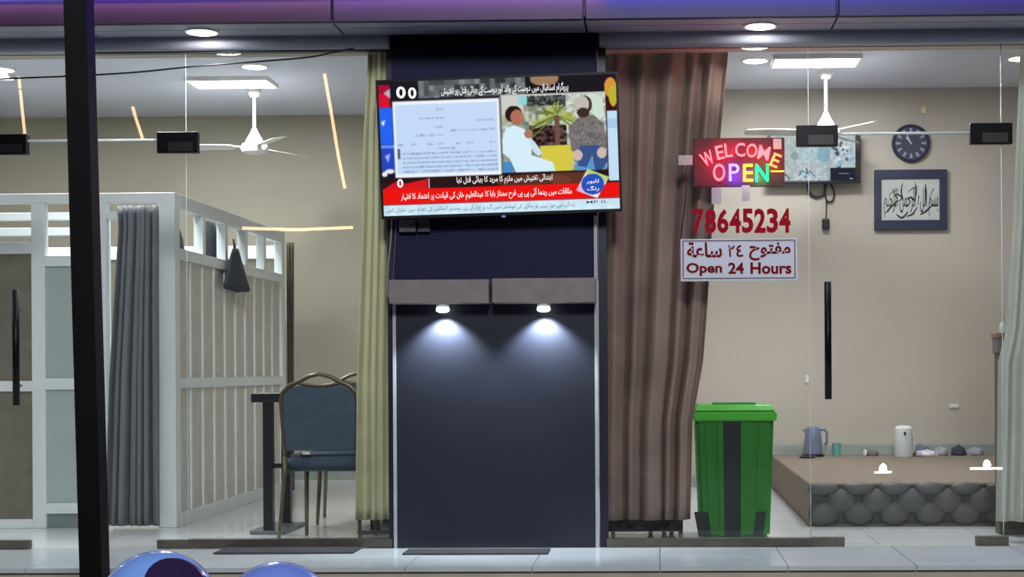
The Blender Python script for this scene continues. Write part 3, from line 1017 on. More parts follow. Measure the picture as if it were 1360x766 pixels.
prt('post', px(42), px(60), zf, pz(269))
prt('post', px(127), px(142), zf, pz(269))
prt('post', px(-120), px(-104), zf, pz(269))
# bay at far left
prt('rail', px(-104), px(42), pz(336), pz(320))
prt('rail', px(-104), px(42), pz(519), pz(505))
prt('rail', px(-104), px(42), zf, pz(689))
prt('panel', px(-104), px(42), pz(505), pz(336), YA + 0.02, YA + 0.04, OLIVE, part, 0)
prt('panel', px(-104), px(42), pz(689), pz(519), YA + 0.02, YA + 0.04, OLIVE, part, 0)
# middle bay with frosted panels
prt('rail', px(60), px(127), pz(353), pz(339))
prt('rail', px(60), px(127), pz(517), pz(502))
prt('rail', px(60), px(127), pz(682), pz(668))
prt('frosted_pane', px(60), px(127), pz(502), pz(353), YA + 0.02, YA + 0.035, FROST, part, 0)
prt('frosted_pane', px(60), px(127), pz(668), pz(517), YA + 0.02, YA + 0.035, FROST, part, 0)
prt('kick_panel', px(60), px(127), zf, pz(682), YA + 0.02, YA + 0.04, mat('kick_grey', (128, 142, 140), 0.5), part, 0)
# doorway head
prt('door_head', px(142), Xp0, pz(291), pz(281))
# back wall of the cubicle: rails seen through the open upper lights
for va, vb in ((282, 292), (302, 313)):
    zz0, zz1 = P(60, vb, 1.9).z, P(60, va, 1.9).z
    prt('inner_rail', -6.2, px(141, 1.9), zz0, zz1, 1.9, 1.95)
prt('inner_post', px(128, 1.9), px(141, 1.9), 0, P(60, 282, 1.9).z, 1.951, 2.0)
prt('back_rail', -6.2, Xp - 0.061, zt - 0.20, zt - 0.10, YBk, YBk + 0.05)
prt('back_panel', -6.2, Xp - 0.061, 0, zt - 0.20, YBk + 0.01, YBk + 0.04, OLIVE, part, 0)
# ribbed side
zr1 = pz(337, YA, 237)     # underside of upper lights rail at the front
zr0 = zr1 + 0.075
side = Xp
def sbox(name, y0, y1, z0, z1, m=WHITEM, dx0=0.06, dx1=0.0):
    return box(name, side - dx0, side - dx1, y0, y1, z0, z1, m, part, 0.003)
zu1 = zt
ztr = zt - 0.085
zup = P(237, 328, YA).z; zup0 = P(237, 343, YA).z
zm1, zm0 = P(237, 502, YA).z, P(237, 516, YA).z
sbox('top_rail', YA + 0.10, YBk - 0.09, ztr, zu1)
sbox('upper_rail', YA + 0.10, YBk - 0.09, zup0, zup)
sbox('middle_rail', YA + 0.10, YBk - 0.09, zm0, zm1)
sbox('bottom_rail', YA + 0.10, YBk - 0.09, 0, 0.08)
sbox('back_post', YBk - 0.09, YBk, 0, zt)
ys = np.linspace(YA + 0.10, YBk - 0.09, 6)
for yy in ys[1:-1]:
    sbox('mullion', yy - 0.03, yy + 0.03, zup, ztr)
nb = 10
yb_ = np.linspace(YA + 0.10, YBk - 0.09, nb + 1)
for i in range(nb):
    for z0, z1 in ((zm1, zup0), (0.08, zm0)):
        sbox('panel', yb_[i] + 0.012, yb_[i + 1] - 0.012, z0, z1, LAM, 0.045, 0.020)
        if i:
            sbox('batten', yb_[i] - 0.014, yb_[i] + 0.014, z0, z1, WHITEM, 0.048, 0.010)

curtain('curtain', [(273, 156, 210), (300, 158, 210), (400, 152, 210), (500, 146, 211), (698, 140, 212)], 0.985, 6, 0.026, mat('grey_curtain_cloth', (114, 120, 124), 0.55, vary=0.1, scale=5), 'dark grey curtain drawn across the doorway of the white partition', 180, 12)

curtain('curtain', [(322, 380, 390), (500, 381, 390), (652, 382, 391)], 3.9, 2, 0.012, mat('dark_olive_strip', (84, 80, 64), 0.8), 'narrow dark olive strip at the far end of the white partition', 30, 4)  # thin dark olive strip just behind the back post

# things hung on the partition side
def hung_bag(cx, cy, ztop, w, h, m, label):
    bm = bmesh.new()
    n, K = 22, 9
    rings = []
    for i in range(K):
        q = i / (K - 1)
        rw = w * (0.10 + 0.40 * q ** 0.8)
        ring = []
        for j in range(n):
            a = 2 * PI * j / n
            k_ = 1 + 0.16 * math.sin(5 * a + i * 0.3) * q
            ring.append(bm.verts.new((cx + 0.030 * math.cos(a) * (0.4 + q) * k_ + 0.035, cy + rw * math.sin(a) * k_, ztop - h * q - (0.02 * math.sin(3 * a) if i == K - 1 else 0))))
        rings.append(ring)
    for i in range(K - 1):
        for j in range(n):
            bm.faces.new((rings[i][j], rings[i][(j + 1) % n], rings[i + 1][(j + 1) % n], rings[i + 1][j]))
    bm.faces.new(rings[0][::-1]); bm.faces.new(rings[-1])
    t = thing('hanging_bag', (cx, cy, ztop - h), label, 'bag')
    from_bm('pouch', bm, m, t, smooth=True)
    tube('loop', [(cx + 0.03, cy - 0.02, ztop), (cx + 0.02, cy, ztop + 0.06), (cx + 0.03, cy + 0.02, ztop)], 0.006, m, t, 6)
DARKC = mat('dark_cloth', (50, 54, 62), 0.8, vary=0.2, scale=20, bump=0.3)
yb3 = 2.25
hung_bag(Xp, yb3, P(308, 330, yb3).z, 0.55, P(308, 330, yb3).z - P(308, 383, yb3).z, DARKC, 'dark cloth bag hanging on the upper rail of the white partition')
for (yy, du, lab) in ((1.7, 0, 'dark clothes hanging inside the white partition, nearer bundle'), (2.5, 0, 'dark clothes hanging inside the white partition, farther bundle')):
    bm = bmesh.new()
    zc = P(262, 318, yy).z - (0.02 if yy < 2 else -0.0)
    for q in range(5):
        c = Vector((Xp - 0.16 - 0.03 * q, yy + (q - 2) * 0.11, zc - 0.05 - 0.02 * (q % 2)))
        mtx = Matrix.Translation(c) @ Matrix.Diagonal((0.07, 0.09, 0.17 + 0.02 * (q % 3), 1))
        bmesh.ops.create_icosphere(bm, subdivisions=2, radius=1, matrix=mtx)
    o = from_bm('hanging_clothes', bm, DARKC, None, smooth=True)
    tag(o, lab, 'clothes', 'clothes inside the partition')

# ------------------------------------------------------------------ dining table and banquet chairs
TBL = mat('black_table', (26, 27, 32), 0.35, vary=0.1)
tx0 = P(333, 528, 0.66).x
table = thing('dining_table', (tx0 + 0.38, 0.91, 0), 'black dining table with square legs and grey feet beside the partition', 'table')
ztb = P(350, 522, 0.66).z
box('table_top', tx0, tx0 + 0.76, 0.66, 1.17, ztb - 0.052, ztb, TBL, table, 0.004)
for (lx, ly) in ((tx0 + 0.09, 0.70), (tx0 + 0.70, 0.70), (tx0 + 0.09, 1.12), (tx0 + 0.70, 1.12)):
    box('leg', lx - 0.027, lx + 0.027, ly - 0.027, ly + 0.027, 0.02, ztb - 0.052, TBL, table, 0.003)
for ly in (0.70, 1.12):
    box('stretcher', tx0 + 0.117, tx0 + 0.673, ly - 0.012, ly + 0.012, 0.375, 0.40, TBL, table)
for lx in (tx0 + 0.09, tx0 + 0.70):
    box('foot_plate', lx - 0.10, lx + 0.10, 0.655, 1.165, 0.0, 0.022, mat('foot_grey', (110, 120, 126), 0.3, metal=0.4), table, 0.004)

BLUEF = mat('blue_grey_fabric', (66, 84, 100), 0.8, vary=0.14, scale=30, bump=0.15)
GOLD = mat('antique_gold_metal', (112, 100, 78), 0.35, metal=0.5, vary=0.12, scale=10)
def make_chair(label):
    """banquet chair at the origin, its back at y = 0, seat towards +y"""
    t = thing('banquet_chair', (0, 0, 0), label, 'chair', 'banquet chairs at the black table', local=True)
    top = [(-0.198, .46), (-0.205, .60), (-0.21, .76), (-0.200, .81), (-0.165, .845), (-0.11, .868), (-0.06, .895), (0, .910)]
    path = top + [(-x, z) for x, z in top[-2::-1]]
    tube('back_frame', [(x, 0.0 - (z - .46) * 0.10, z) for x, z in path], 0.0125, GOLD, t, 10)
    tube('crown_bar', [(x, -0.041, z) for x, z in ((-0.115, .864), (-0.07, .852), (-0.03, .846), (0, .845), (0.03, .846), (0.07, .852), (0.115, .864))], 0.010, GOLD, t, 8)
    # backrest pad
    bm = bmesh.new()
    out = [(-0.185, .500), (-0.192, .60), (-0.197, .755), (-0.188, .80), (-0.155, .832), (-0.105, .848), (-0.05, .840), (0, .836)]
    out = out + [(-x, z) for x, z in out[-2::-1]]
    fr = [bm.verts.new((x, -0.018 - (z - .46) * 0.10, z)) for x, z in out]
    bk = [bm.verts.new((x, 0.030 - (z - .46) * 0.10, z)) for x, z in out]
    bm.faces.new(fr); bm.faces.new(bk[::-1])
    for i in range(len(out)):
        j = (i + 1) % len(out)
        bm.faces.new((fr[i], bk[i], bk[j], fr[j]))
    bmesh.ops.bevel(bm, geom=[e for e in bm.edges if abs(e.verts[0].co.y - e.verts[1].co.y) < 0.03 and len(e.link_faces) == 2 and e.calc_face_angle(0) > 1.0], offset=0.008, segments=2, affect='EDGES')
    from_bm('backrest', bm, BLUEF, t)
    # seat
    bm = bmesh.new()
    add_box(bm, -0.20, 0.20, 0.015, 0.43, 0.385, 0.475)
    for v in bm.verts:
        if v.co.y > 0.3: v.co.x *= 1.08
    bmesh.ops.bevel(bm, geom=bm.edges[:], offset=0.022, segments=3, affect='EDGES')
    from_bm('seat', bm, BLUEF, t, smooth=True)
    box('seat_tag', -0.10, -0.06, -0.012, 0.012, 0.478, 0.495, WHITEP, t)
    for s in (-1, 1):
        tube('leg', [(s * 0.198, 0.0, 0.47), (s * 0.20, -0.005, 0.38), (s * 0.222, -0.055, 0.0)], [0.014, 0.013, 0.010], GOLD, t, 8)
        tube('leg', [(s * 0.185, 0.36, 0.40), (s * 0.190, 0.375, 0.20), (s * 0.198, 0.40, 0.0)], [0.014, 0.013, 0.010], GOLD, t, 8)
        tube('side_rail', [(s * 0.195, 0.0, 0.385), (s * 0.185, 0.36, 0.385)], 0.010, GOLD, t, 8)
    tube('cross_rail', [(-0.185, 0.36, 0.385), (0.185, 0.36, 0.385)], 0.010, GOLD, t, 8)
    return t
ch = make_chair('blue grey banquet chair with gold frame, nearer one, its back to the window')
c = P(427, 600, 0.20)
ch.location = (c.x, 0.20, 0)
ch.rotation_euler = (0, 0, math.radians(-3))
ch2 = copy_tree(ch)
ch2['label'] = 'blue grey banquet chair, farther one, half hidden by the pale curtain'
c = P(476, 600, 1.62)
ch2.location = (c.x, 1.62, 0)
ch2.rotation_euler = (0, 0, PI + math.radians(4))

# ------------------------------------------------------------------ ceiling fans
FANW = mat('fan_white', (224, 224, 220), 0.4, vary=0.03)
def make_fan(label):
    t = thing('ceiling_fan', (0, 0, 0), label, 'fan', 'white ceiling fans', local=True)
    lathe('canopy', [(0.03, -0.07), (0.055, -0.03), (0.06, 0.0)], (0, 0, 0.44), FANW, t, 20)
    lathe('down_rod', [(0.012, 0.0), (0.012, 0.40)], (0, 0, 0.04), FANW, t, 12)
    lathe('rod_cover', [(0.075, -0.02), (0.06, 0.02), (0.03, 0.07), (0.018, 0.10)], (0, 0, 0.03), FANW, t, 20)
    lathe('motor_housing', [(0.05, -0.065), (0.095, -0.05), (0.105, -0.02), (0.095, 0.01), (0.07, 0.02)], (0, 0, 0), FANW, t, 28)
    for k in range(3):
        a = math.radians(183 + 120 * k)
        bm = bmesh.new()
        pr = [(0.09, 0.018), (0.15, 0.022), (0.17, 0.05), (0.40, 0.062), (0.58, 0.055), (0.60, 0.03)]
        ca, sa = math.cos(a), math.sin(a)
        def q(r_, w_, dz):
            return (r_ * ca - w_ * sa, r_ * sa + w_ * ca, -0.012 + 0.20 * w_ + dz)
        outl = [(r_, w_) for r_, w_ in pr] + [(r_, -w_) for r_, w_ in pr[::-1]]
        A = [bm.verts.new(q(r_, w_, 0.003)) for r_, w_ in outl]
        B = [bm.verts.new(q(r_, w_, -0.003)) for r_, w_ in outl]
        bm.faces.new(A); bm.faces.new(B[::-1])
        for i in range(len(outl)):
            j = (i + 1) % len(outl)
            bm.faces.new((A[i], A[j], B[j], B[i]))
        from_bm('blade', bm, FANW, t)
    return t
fan = make_fan('white three blade ceiling fan in the left room')
c = P(338, 180, 3.75)
fan.location = (c.x, 3.75, ZC - 0.44)
fan2 = copy_tree(fan)
fan2['label'] = 'white three blade ceiling fan in the right room above the wall monitor'
c = P(1097, 152, 3.25)
fan2.location = (c.x, 3.25, ZC - 0.44)

# wall vent high in the left room
vt = thing('wall_vent', P(196, 135, YL), 'pale rectangular air vent with a dark slot high in the left room', 'vent')
pbox('vent_frame', 166, 228, 96, 137, YL - 0.05, YL, mat('vent_white', (178, 184, 186), 0.5), vt, 0.005)
pbox('slot', 171, 223, 124, 129, YL - 0.056, YL - 0.045, BLACKP, vt)
pbox('louvre', 171, 223, 117, 122, YL - 0.06, YL - 0.045, mat('vent_white', (178, 184, 186), 0.5), vt)

# ------------------------------------------------------------------ green bin
GRN = mat('green_plastic', (34, 116, 28), 0.38, vary=0.12, scale=9)
GRN2 = mat('green_plastic_lid', (72, 176, 48), 0.36, vary=0.06, scale=9)
DKG = mat('bin_recess_shade', (16, 30, 24), 0.45, vary=0.2)  # dark colour paints the shade of the recesses; strips sit on the face
yb0 = 0.36
bx0, bx1 = P(923, 620, yb0).x, P(1029, 620, yb0).x
bcx = (bx0 + bx1) / 2
zl1 = P(976, 553, yb0).z
bn = thing('waste_bin', (bcx, yb0 + 0.2, 0), 'green plastic waste bin with lid standing behind the right window', 'bin')
def taper(name, hx0, hx1, y0, y1, z0, z1, m, sh=0.0, bev=0.02, ty=0.03):
    bm = bmesh.new()
    vs = add_box(bm, bcx - hx1, bcx + hx1, y0, y1, z0, z1)
    for v in vs:
        if v.co.z < (z0 + z1) / 2:
            v.co.x = bcx + (v.co.x - bcx) * hx0 / hx1
            v.co.y += ty if v.co.y < (y0 + y1) / 2 else -ty
    bmesh.ops.bevel(bm, geom=bm.edges[:], offset=bev, segments=3, affect='EDGES')
    return from_bm(name, bm, m, bn, smooth=False)
hw = (bx1 - bx0) / 2
taper('body', hw * 0.88, hw * 0.99, yb0, yb0 + 0.42, 0.0, zl1, GRN)
taper('rim', hw * 1.05, hw * 1.07, yb0 - 0.02, yb0 + 0.44, zl1 - 0.025, zl1 + 0.025, GRN2, bev=0.008, ty=0.0)
bm = bmesh.new()
vs = add_box(bm, bcx - hw * 1.06, bcx + hw * 1.06, yb0 - 0.015, yb0 + 0.435, zl1 + 0.026, zl1 + 0.066)
for v in vs:
    if v.co.z > zl1 + 0.045:
        v.co.x = bcx + (v.co.x - bcx) * 0.90
        v.co.y += 0.05 if v.co.y < yb0 + 0.2 else -0.03
bmesh.ops.bevel(bm, geom=bm.edges[:], offset=0.012, segments=3, affect='EDGES')
lid = from_bm('lid', bm, GRN2, bn)
box('lid_handle', bcx - 0.12, bcx + 0.12, yb0 + 0.05, yb0 + 0.09, zl1 + 0.060, zl1 + 0.078, GRN, lid, 0.008)
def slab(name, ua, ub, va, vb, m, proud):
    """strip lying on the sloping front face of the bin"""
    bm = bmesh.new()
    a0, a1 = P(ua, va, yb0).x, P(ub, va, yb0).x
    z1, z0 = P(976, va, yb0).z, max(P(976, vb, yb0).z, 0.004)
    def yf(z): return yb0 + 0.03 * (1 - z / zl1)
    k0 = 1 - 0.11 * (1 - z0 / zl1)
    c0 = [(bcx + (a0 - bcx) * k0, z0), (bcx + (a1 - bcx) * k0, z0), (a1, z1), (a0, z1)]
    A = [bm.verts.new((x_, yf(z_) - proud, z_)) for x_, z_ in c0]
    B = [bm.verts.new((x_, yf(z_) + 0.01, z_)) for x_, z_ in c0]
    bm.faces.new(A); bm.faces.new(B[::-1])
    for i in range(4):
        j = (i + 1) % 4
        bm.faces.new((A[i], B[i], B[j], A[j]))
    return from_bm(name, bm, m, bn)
slab('centre_recess_shade', 960, 984, 558, 713, DKG, 0.004)
slab('foot_recess_shade', 922, 941, 680, 713, DKG, 0.004)
slab('foot_recess_shade', 1004, 1018, 680, 713, DKG, 0.004)
slab('rib', 937, 944, 560, 676, GRN, 0.008)
slab('rib', 953, 960, 560, 712, GRN, 0.010)
slab('rib', 984, 991, 560, 712, GRN, 0.010)
slab('rib', 1008, 1014, 560, 676, GRN, 0.008)

# low black box under the brown curtain
lb = thing('low_black_box', (P(857, 700, .30).x, 0.4, 0), 'low black metal box on small feet under the brown curtain', 'box')
pbox('box_shell', 806, 907, 682, 706, 0.30, 0.70, BLACKP, lb, 0.004)
for uu in (864, 882, 892):
    cx_ = P(uu, 712, .34).x
    lathe('foot', [(0.018, 0.0), (0.018, 0.014), (0.012, 0.02), (0.012, P(857, 706, .3).z + 0.004)], (cx_, 0.36, 0), BLACKP, lb, 12)
for uu in (812, 905):
    cx_ = P(uu, 712, .34).x
    lathe('foot', [(0.012, 0.0), (0.012, P(857, 706, .3).z + 0.004)], (cx_, 0.62, 0), BLACKP, lb, 12)
box('shelf_lip', P(808, 700, .29).x, P(905, 700, .29).x, 0.285, 0.30, P(857, 690, .29).z, P(857, 687, .29).z, BLACK, lb)

# ------------------------------------------------------------------ carpeted platform with tufted front
CARP = mat('brown_carpet', (134, 121, 107), 0.95, vary=0.2, scale=45, bump=0.5)
TUFT = mat('tufted_leatherette', (80, 80, 79), 0.55, vary=0.12, scale=12)
yp0 = 1.0
xp0 = P(1074, 660, yp0).x
xp1 = 3.2
zp = P(1150, 641, yp0).z
pf = thing('seating_platform', ((xp0 + xp1) / 2, 2.4, 0), 'low brown carpeted seating platform with dark tufted front', 'platform')
box('carpet_top', xp0, xp1, yp0, YR - 0.02, 0.0, zp, CARP, pf, 0.012)
box('tuft_backing', xp0 + 0.02, xp1, yp0 - 0.012, yp0, 0.012, zp - 0.012, mat('tuft_backing', (56, 56, 58), 0.6), pf)
tb = None
sx = P(1122, 660, yp0).x - P(1075, 660, yp0).x
row = 0
zz = zp - 0.035
while zz > 0.0:
    xx = xp0 + 0.085 + (0 if row % 2 else sx / 2) - (0.0 if row % 2 else sx / 2) + (sx / 2 if row % 2 else 0)
    while xx < 2.35:
        if tb is None:
            bm = bmesh.new()
            bmesh.ops.create_icosphere(bm, subdivisions=2, radius=1, matrix=Matrix.Diagonal((0.096, 0.034, 0.078, 1)))
            me = bpy.data.meshes.new('tuft')
            bm.to_mesh(me); bm.free()
            me.polygons.foreach_set('use_smooth', [True] * len(me.polygons))
            me.materials.append(TUFT)
            tb = me
        lo_ = max(0.055, min(zz, zp - 0.055))
        o = bpy.data.objects.new('tuft', tb)
        COL.objects.link(o)
        o.parent = pf
        o.location = Vector((xx, yp0 - 0.010, zz)) - ORG[pf]
        sc_ = 1.0
        if zz < 0.062: o.scale = (1, 1, max(0.3, zz / 0.066))
        if zz > zp - 0.062: o.scale = (1, 1, max(0.3, (zp - zz) / 0.066))
        xx += sx
    row += 1
    zz -= 0.072
# ledge behind the platform's seat
tag(box('wall_ledge', xp0 - 0.02, xp1, YR - 0.12, YR - 0.016, 0.001 + zp, zp + 0.075, mat('grey_green_ledge', (150, 160, 152), 0.5, vary=0.08)), 'grey green ledge running along the wall behind the platform', 'ledge')

yk = YR - 0.30
zpt = zp
zp = zp + 0.0015      # things stand on the pile of the carpet
def onp(u, y=yk): return P(u, 600, y).x
KB = mat('blue_grey_plastic', (112, 122, 146), 0.35, vary=0.05)
kx = onp(1080)
kt = thing('electric_kettle', (kx, yk, zp), 'blue grey kettle standing on the carpeted platform by the wall', 'kettle')
lathe('base', [(0.085, 0.0), (0.085, 0.015), (0.06, 0.02)], (kx, yk, zp), BLACKP, kt, 24)
lathe('body', [(0.068, 0.02), (0.070, 0.06), (0.062, 0.16), (0.056, 0.20), (0.052, 0.212)], (kx, yk, zp), KB, kt, 28)
lathe('lid', [(0.050, 0.212), (0.046, 0.222), (0.012, 0.226)], (kx, yk, zp), KB, kt, 24)
tube('handle', [(kx + 0.052, yk, zp + 0.20), (kx + 0.085, yk, zp + 0.205), (kx + 0.105, yk, zp + 0.18), (kx + 0.105, yk, zp + 0.11), (kx + 0.09, yk, zp + 0.085)], 0.010, KB, kt, 8)
prism('spout', [(kx - 0.05, zp + 0.16), (kx - 0.085, zp + 0.205), (kx - 0.05, zp + 0.21)], yk - 0.018, yk + 0.018, KB, kt)
tag(lathe('saucer', [(0.05, 0.0), (0.07, 0.012), (0.066, 0.014), (0.03, 0.006)], (kx - 0.06, yk - 0.18, zp), mat('dark_saucer', (70, 66, 64), 0.4), None, 24), 'small dark saucer on the platform in front of the kettle', 'saucer')
cx_ = onp(1111)
cp = lathe('cup', [(0.028, 0.0), (0.031, 0.05), (0.034, 0.10), (0.030, 0.10), (0.027, 0.012)], (cx_, yk, zp), mat('teal_plastic', (104, 172, 160), 0.35, vary=0.05), None, 20)
tag(cp, 'small teal cup beside the kettle on the platform', 'cup')
tx = P(1200, 600, yk - 0.12).x
th = thing('thermos_flask', (tx, yk - 0.12, zp), 'white thermos flask standing in the middle of the platform back', 'flask')
WTH = mat('off_white_enamel', (206, 212, 212), 0.35, vary=0.03)
lathe('body', [(0.066, 0.0), (0.070, 0.01), (0.070, 0.165), (0.066, 0.19)], (tx, yk - 0.12, zp), WTH, th, 28)
lathe('cap', [(0.066, 0.19), (0.066, 0.215), (0.05, 0.232), (0.02, 0.236)], (tx, yk - 0.12, zp), WHITEP, th, 28)
box('spout', tx - 0.008, tx + 0.008, yk - 0.12 - 0.076, yk - 0.12 - 0.06, zp + 0.165, zp + 0.19, BLACKP, th, 0.002)
tube('carry_handle', [(tx + 0.066, yk - 0.12, zp + 0.19), (tx + 0.082, yk - 0.12, zp + 0.16), (tx + 0.082, yk - 0.12, zp + 0.06), (tx + 0.070, yk - 0.12, zp + 0.03)], 0.006, WTH, th, 8)
CL = [mat('wrap_white', (214, 214, 222), 0.3), mat('cloth_slate', (104, 104, 124), 0.8), mat('cloth_pale', (160, 160, 172), 0.8), mat('cloth_navy', (66, 64, 86), 0.8)]
def lump(u, w, h, m, name, label, cat, sd, dy=0.0):
    r = random.Random(sd)
    cx = onp(u)
    y = yk + 0.06 + dy
    bm = bmesh.new()
    bmesh.ops.create_icosphere(bm, subdivisions=3, radius=1)
    for v in bm.verts:
        k_ = 1 + 0.22 * math.sin(7 * v.co.x + sd) * math.sin(5 * v.co.y + sd) + r.uniform(-.07, .07)
        v.co = Vector((v.co.x * w / 2 * k_, v.co.y * 0.055 * k_, max(0, v.co.z + 0.25) * h / 1.25 * k_))
        v.co += Vector((cx, y, zp))
    o = from_bm(name, bm, m, None, smooth=True)
    tag(o, label, cat, 'clutter along the wall behind the platform')
lump(1230, 0.16, 0.045, CL[0], 'plastic_wrap', 'crumpled white plastic right beside the thermos flask', 'plastic wrap', 1, -0.09)
lump(1226, 0.13, 0.075, CL[1], 'folded_cloth', 'slate grey folded cloth behind the white plastic', 'cloth', 2, 0.05)
lump(1252, 0.11, 0.065, CL[2], 'folded_cloth', 'pale folded cloth between slate cloth and navy cloth', 'cloth', 3, 0.02)
lump(1275, 0.10, 0.075, CL[3], 'folded_cloth', 'navy folded cloth on the right part of the platform back', 'cloth', 4, 0.0)
lump(1298, 0.12, 0.055, CL[2], 'folded_cloth', 'pale crumpled cloth at the right end of the platform back', 'cloth', 5, 0.02)
lump(1160, 0.10, 0.035, mat('cloth_brown', (110, 92, 90), 0.8), 'folded_cloth', 'small brown cloth left of the thermos flask', 'cloth', 6, 0.02)
lump(1150, 0.03, 0.045, CL[0], 'paper_cup', 'tiny white crumpled paper cup between teal cup and thermos', 'cup', 7, 0.0)

# cabinet at the right edge, with a bottle
cy0 = 0.50
cbx = P(1324, 500, cy0).x
cb = thing('side_cabinet', (cbx + 0.3, cy0 + 0.15, 0), 'olive cabinet with brown top half hidden by the right curtain', 'cabinet')
OLV = mat('dark_olive_wood', (86, 80, 58), 0.5, vary=0.15, scale=8)
zc1 = P(1325, 445, cy0).z
box('carcass', cbx + 0.012, cbx + 0.6, cy0 + 0.01, cy0 + 0.12, 0.0, zc1 - 0.10, OLV, cb, 0.004)
box('frieze', cbx + 0.004, cbx + 0.6, cy0, cy0 + 0.13, zc1 - 0.10, zc1 - 0.015, mat('grey_wood', (110, 104, 98), 0.6, vary=0.2, scale=10), cb, 0.004)
box('cabinet_top', cbx, cbx + 0.6, cy0 - 0.012, cy0 + 0.14, zc1 - 0.015, zc1 + 0.012, mat('brown_wood', (128, 96, 72), 0.5, vary=0.2, scale=10), cb, 0.004)
bxx = P(1332, 430, cy0 + 0.06).x
bt = thing('bottle', (bxx, cy0 + 0.06, zc1 + 0.012), 'small white bottle on top of the olive cabinet', 'bottle')
lathe('body', [(0.018, 0), (0.020, 0.01), (0.018, 0.05), (0.008, 0.065)], (bxx, cy0 + 0.06, zc1 + 0.012), WHITEP, bt, 16)
lathe('neck', [(0.007, 0.065), (0.006, 0.11)], (bxx, cy0 + 0.06, zc1 + 0.012), mat('pale_orange_cap', (190, 170, 150), 0.4), bt, 12)

# ------------------------------------------------------------------ on the right room's back wall
yw = YR
def wz(v, y, u=1150): return P(u, v, y).z
# wall monitor
mt_ = thing('wall_monitor', P(1082, 243, yw - 0.10), 'small wall monitor showing pale camera views behind the LED sign', 'monitor')
ym = yw - 0.12
pbox('casing', 1020, 1143, 177, 243, ym, ym + 0.05, BLACKP, mt_, 0.004)
box('bracket', P(1060, 200, ym).x, P(1100, 200, ym).x, ym + 0.05, yw, P(1082, 225, ym).z, P(1082, 195, ym).z, BLACK, mt_)
p = Pic(150, 84, (196, 208, 212))
p.rect(0, 0, .30, 1, (196, 206, 206)); p.rect(.30, 0, .66, .62, (190, 214, 220)); p.noise(0, 0, 1, 1, 14, 5)
p.ell(.28, .45, .05, .09, (140, 160, 160), .7)
for q in range(16):
    x_ = random.uniform(.2, .7)
    p.line(x_, random.uniform(.72, .95), x_ + random.uniform(-.08, .08), random.uniform(.75, 1), .012, random.choice([(60, 80, 90), (230, 236, 240), (90, 150, 180)]))
for q in range(40):
    x_, y_ = random.uniform(.72, .97), random.uniform(.05, .7)
    p.ell(x_, y_, random.uniform(.012, .03), random.uniform(.02, .06), random.choice([(240, 244, 248), (236, 240, 246), (70, 84, 110), (150, 190, 220)]), .9)
p.ell(.47, .2, .06, .1, (210, 225, 245)); p.ell(.62, .4, .07, .2, (120, 170, 200), .6)
p.rect(.70, .72, 1, 1, (36, 38, 56)); p.rect(.80, .83, .92, .85, (200, 205, 215)); p.rect(.93, .94, .97, .97, (180, 190, 200))
p.rect(.66, .0, .70, 1, (150, 165, 175), .5)
p.blur(1)
p.mesh('screen', P(1024, 200, ym).x, P(1136, 200, ym).x, P(1080, 240, ym).z, P(1080, 180, ym).z, ym - 0.001, screen_mat('monitor_picture', 0.9), mt_)
# its cables and plug
ycb = yw - 0.02
cab = [cord('monitor_cable', [P(u, v, ycb) for u, v in ((1074, 240), (1073, 250), (1078, 259), (1086, 261), (1093, 258), (1096, 250), (1095, 240))], 0.010, BLACKP, 'looped black cable hanging below the wall monitor, left loop'),
       cord('monitor_cable', [P(u, v, ycb) for u, v in ((1098, 240), (1096, 258), (1099, 267), (1105, 267), (1108, 258), (1105, 248), (1102, 240))], 0.007, BLACKP, 'looped black cable hanging below the wall monitor, right loop'),
       ]
ad = thing('power_adapter', P(1097, 305, yw - 0.03), 'black power adapter hanging on a thin wire below the wall monitor', 'adapter')
pbox('adapter_body', 1092, 1102, 290, 305, yw - 0.045, yw - 0.012, BLACKP, ad, 0.012)
tube('wire', [P(1097, 290, yw - 0.03), P(1097.5, 270, yw - 0.025), P(1096, 255, yw - 0.02)], 0.004, BLACKP, ad, 6)
# clock
cc = P(1210, 190, yw - 0.03)
R = 25 / F * (cc.y + 8)
ck = thing('wall_clock', (cc.x, yw - 0.02, cc.z - R), 'round dark wall clock above the framed calligraphy', 'clock')
NV = mat('clock_navy', (44, 46, 66), 0.4, vary=0.1)
lathe('case', [(R, 0.0), (R, -0.028), (R * 0.93, -0.036), (R * 0.86, -0.024), (R * 0.3, -0.022)], (cc.x, yw, cc.z), NV, ck, 40, 'y')
lathe('dial', [(R * 0.86, -0.0235), (R * 0.86, -0.0245)], (cc.x, yw, cc.z), mat('clock_dial', (62, 62, 82), 0.5, vary=0.1, scale=20), ck, 40, 'y')
CM = mat('clock_marks', (146, 146, 164), 0.5)
def radial(name, a, r0, r1, w, m, y):
    ca, sa = math.sin(a), math.cos(a)
    pts = [(cc.x + ca * r0 + sa * w * .6, cc.z + sa * r0 - ca * w * .6), (cc.x + ca * r1 + sa * w, cc.z + sa * r1 - ca * w), (cc.x + ca * r1 - sa * w, cc.z + sa * r1 + ca * w), (cc.x + ca * r0 - sa * w * .6, cc.z + sa * r0 + ca * w * .6)]
    prism(name, pts, y - 0.003, y, m, ck)
for k in range(12):
    radial('numeral', k * PI / 6, R * 0.55, R * 0.80, R * 0.075, CM, yw - 0.0243)
HW = mat('clock_hands', (186, 188, 204), 0.4)
radial('hour_hand', math.radians(-38), -0.01, R * 0.42, R * 0.05, HW, yw - 0.0255)
radial('minute_hand', math.radians(-25), -0.01, R * 0.62, R * 0.03, HW, yw - 0.029)
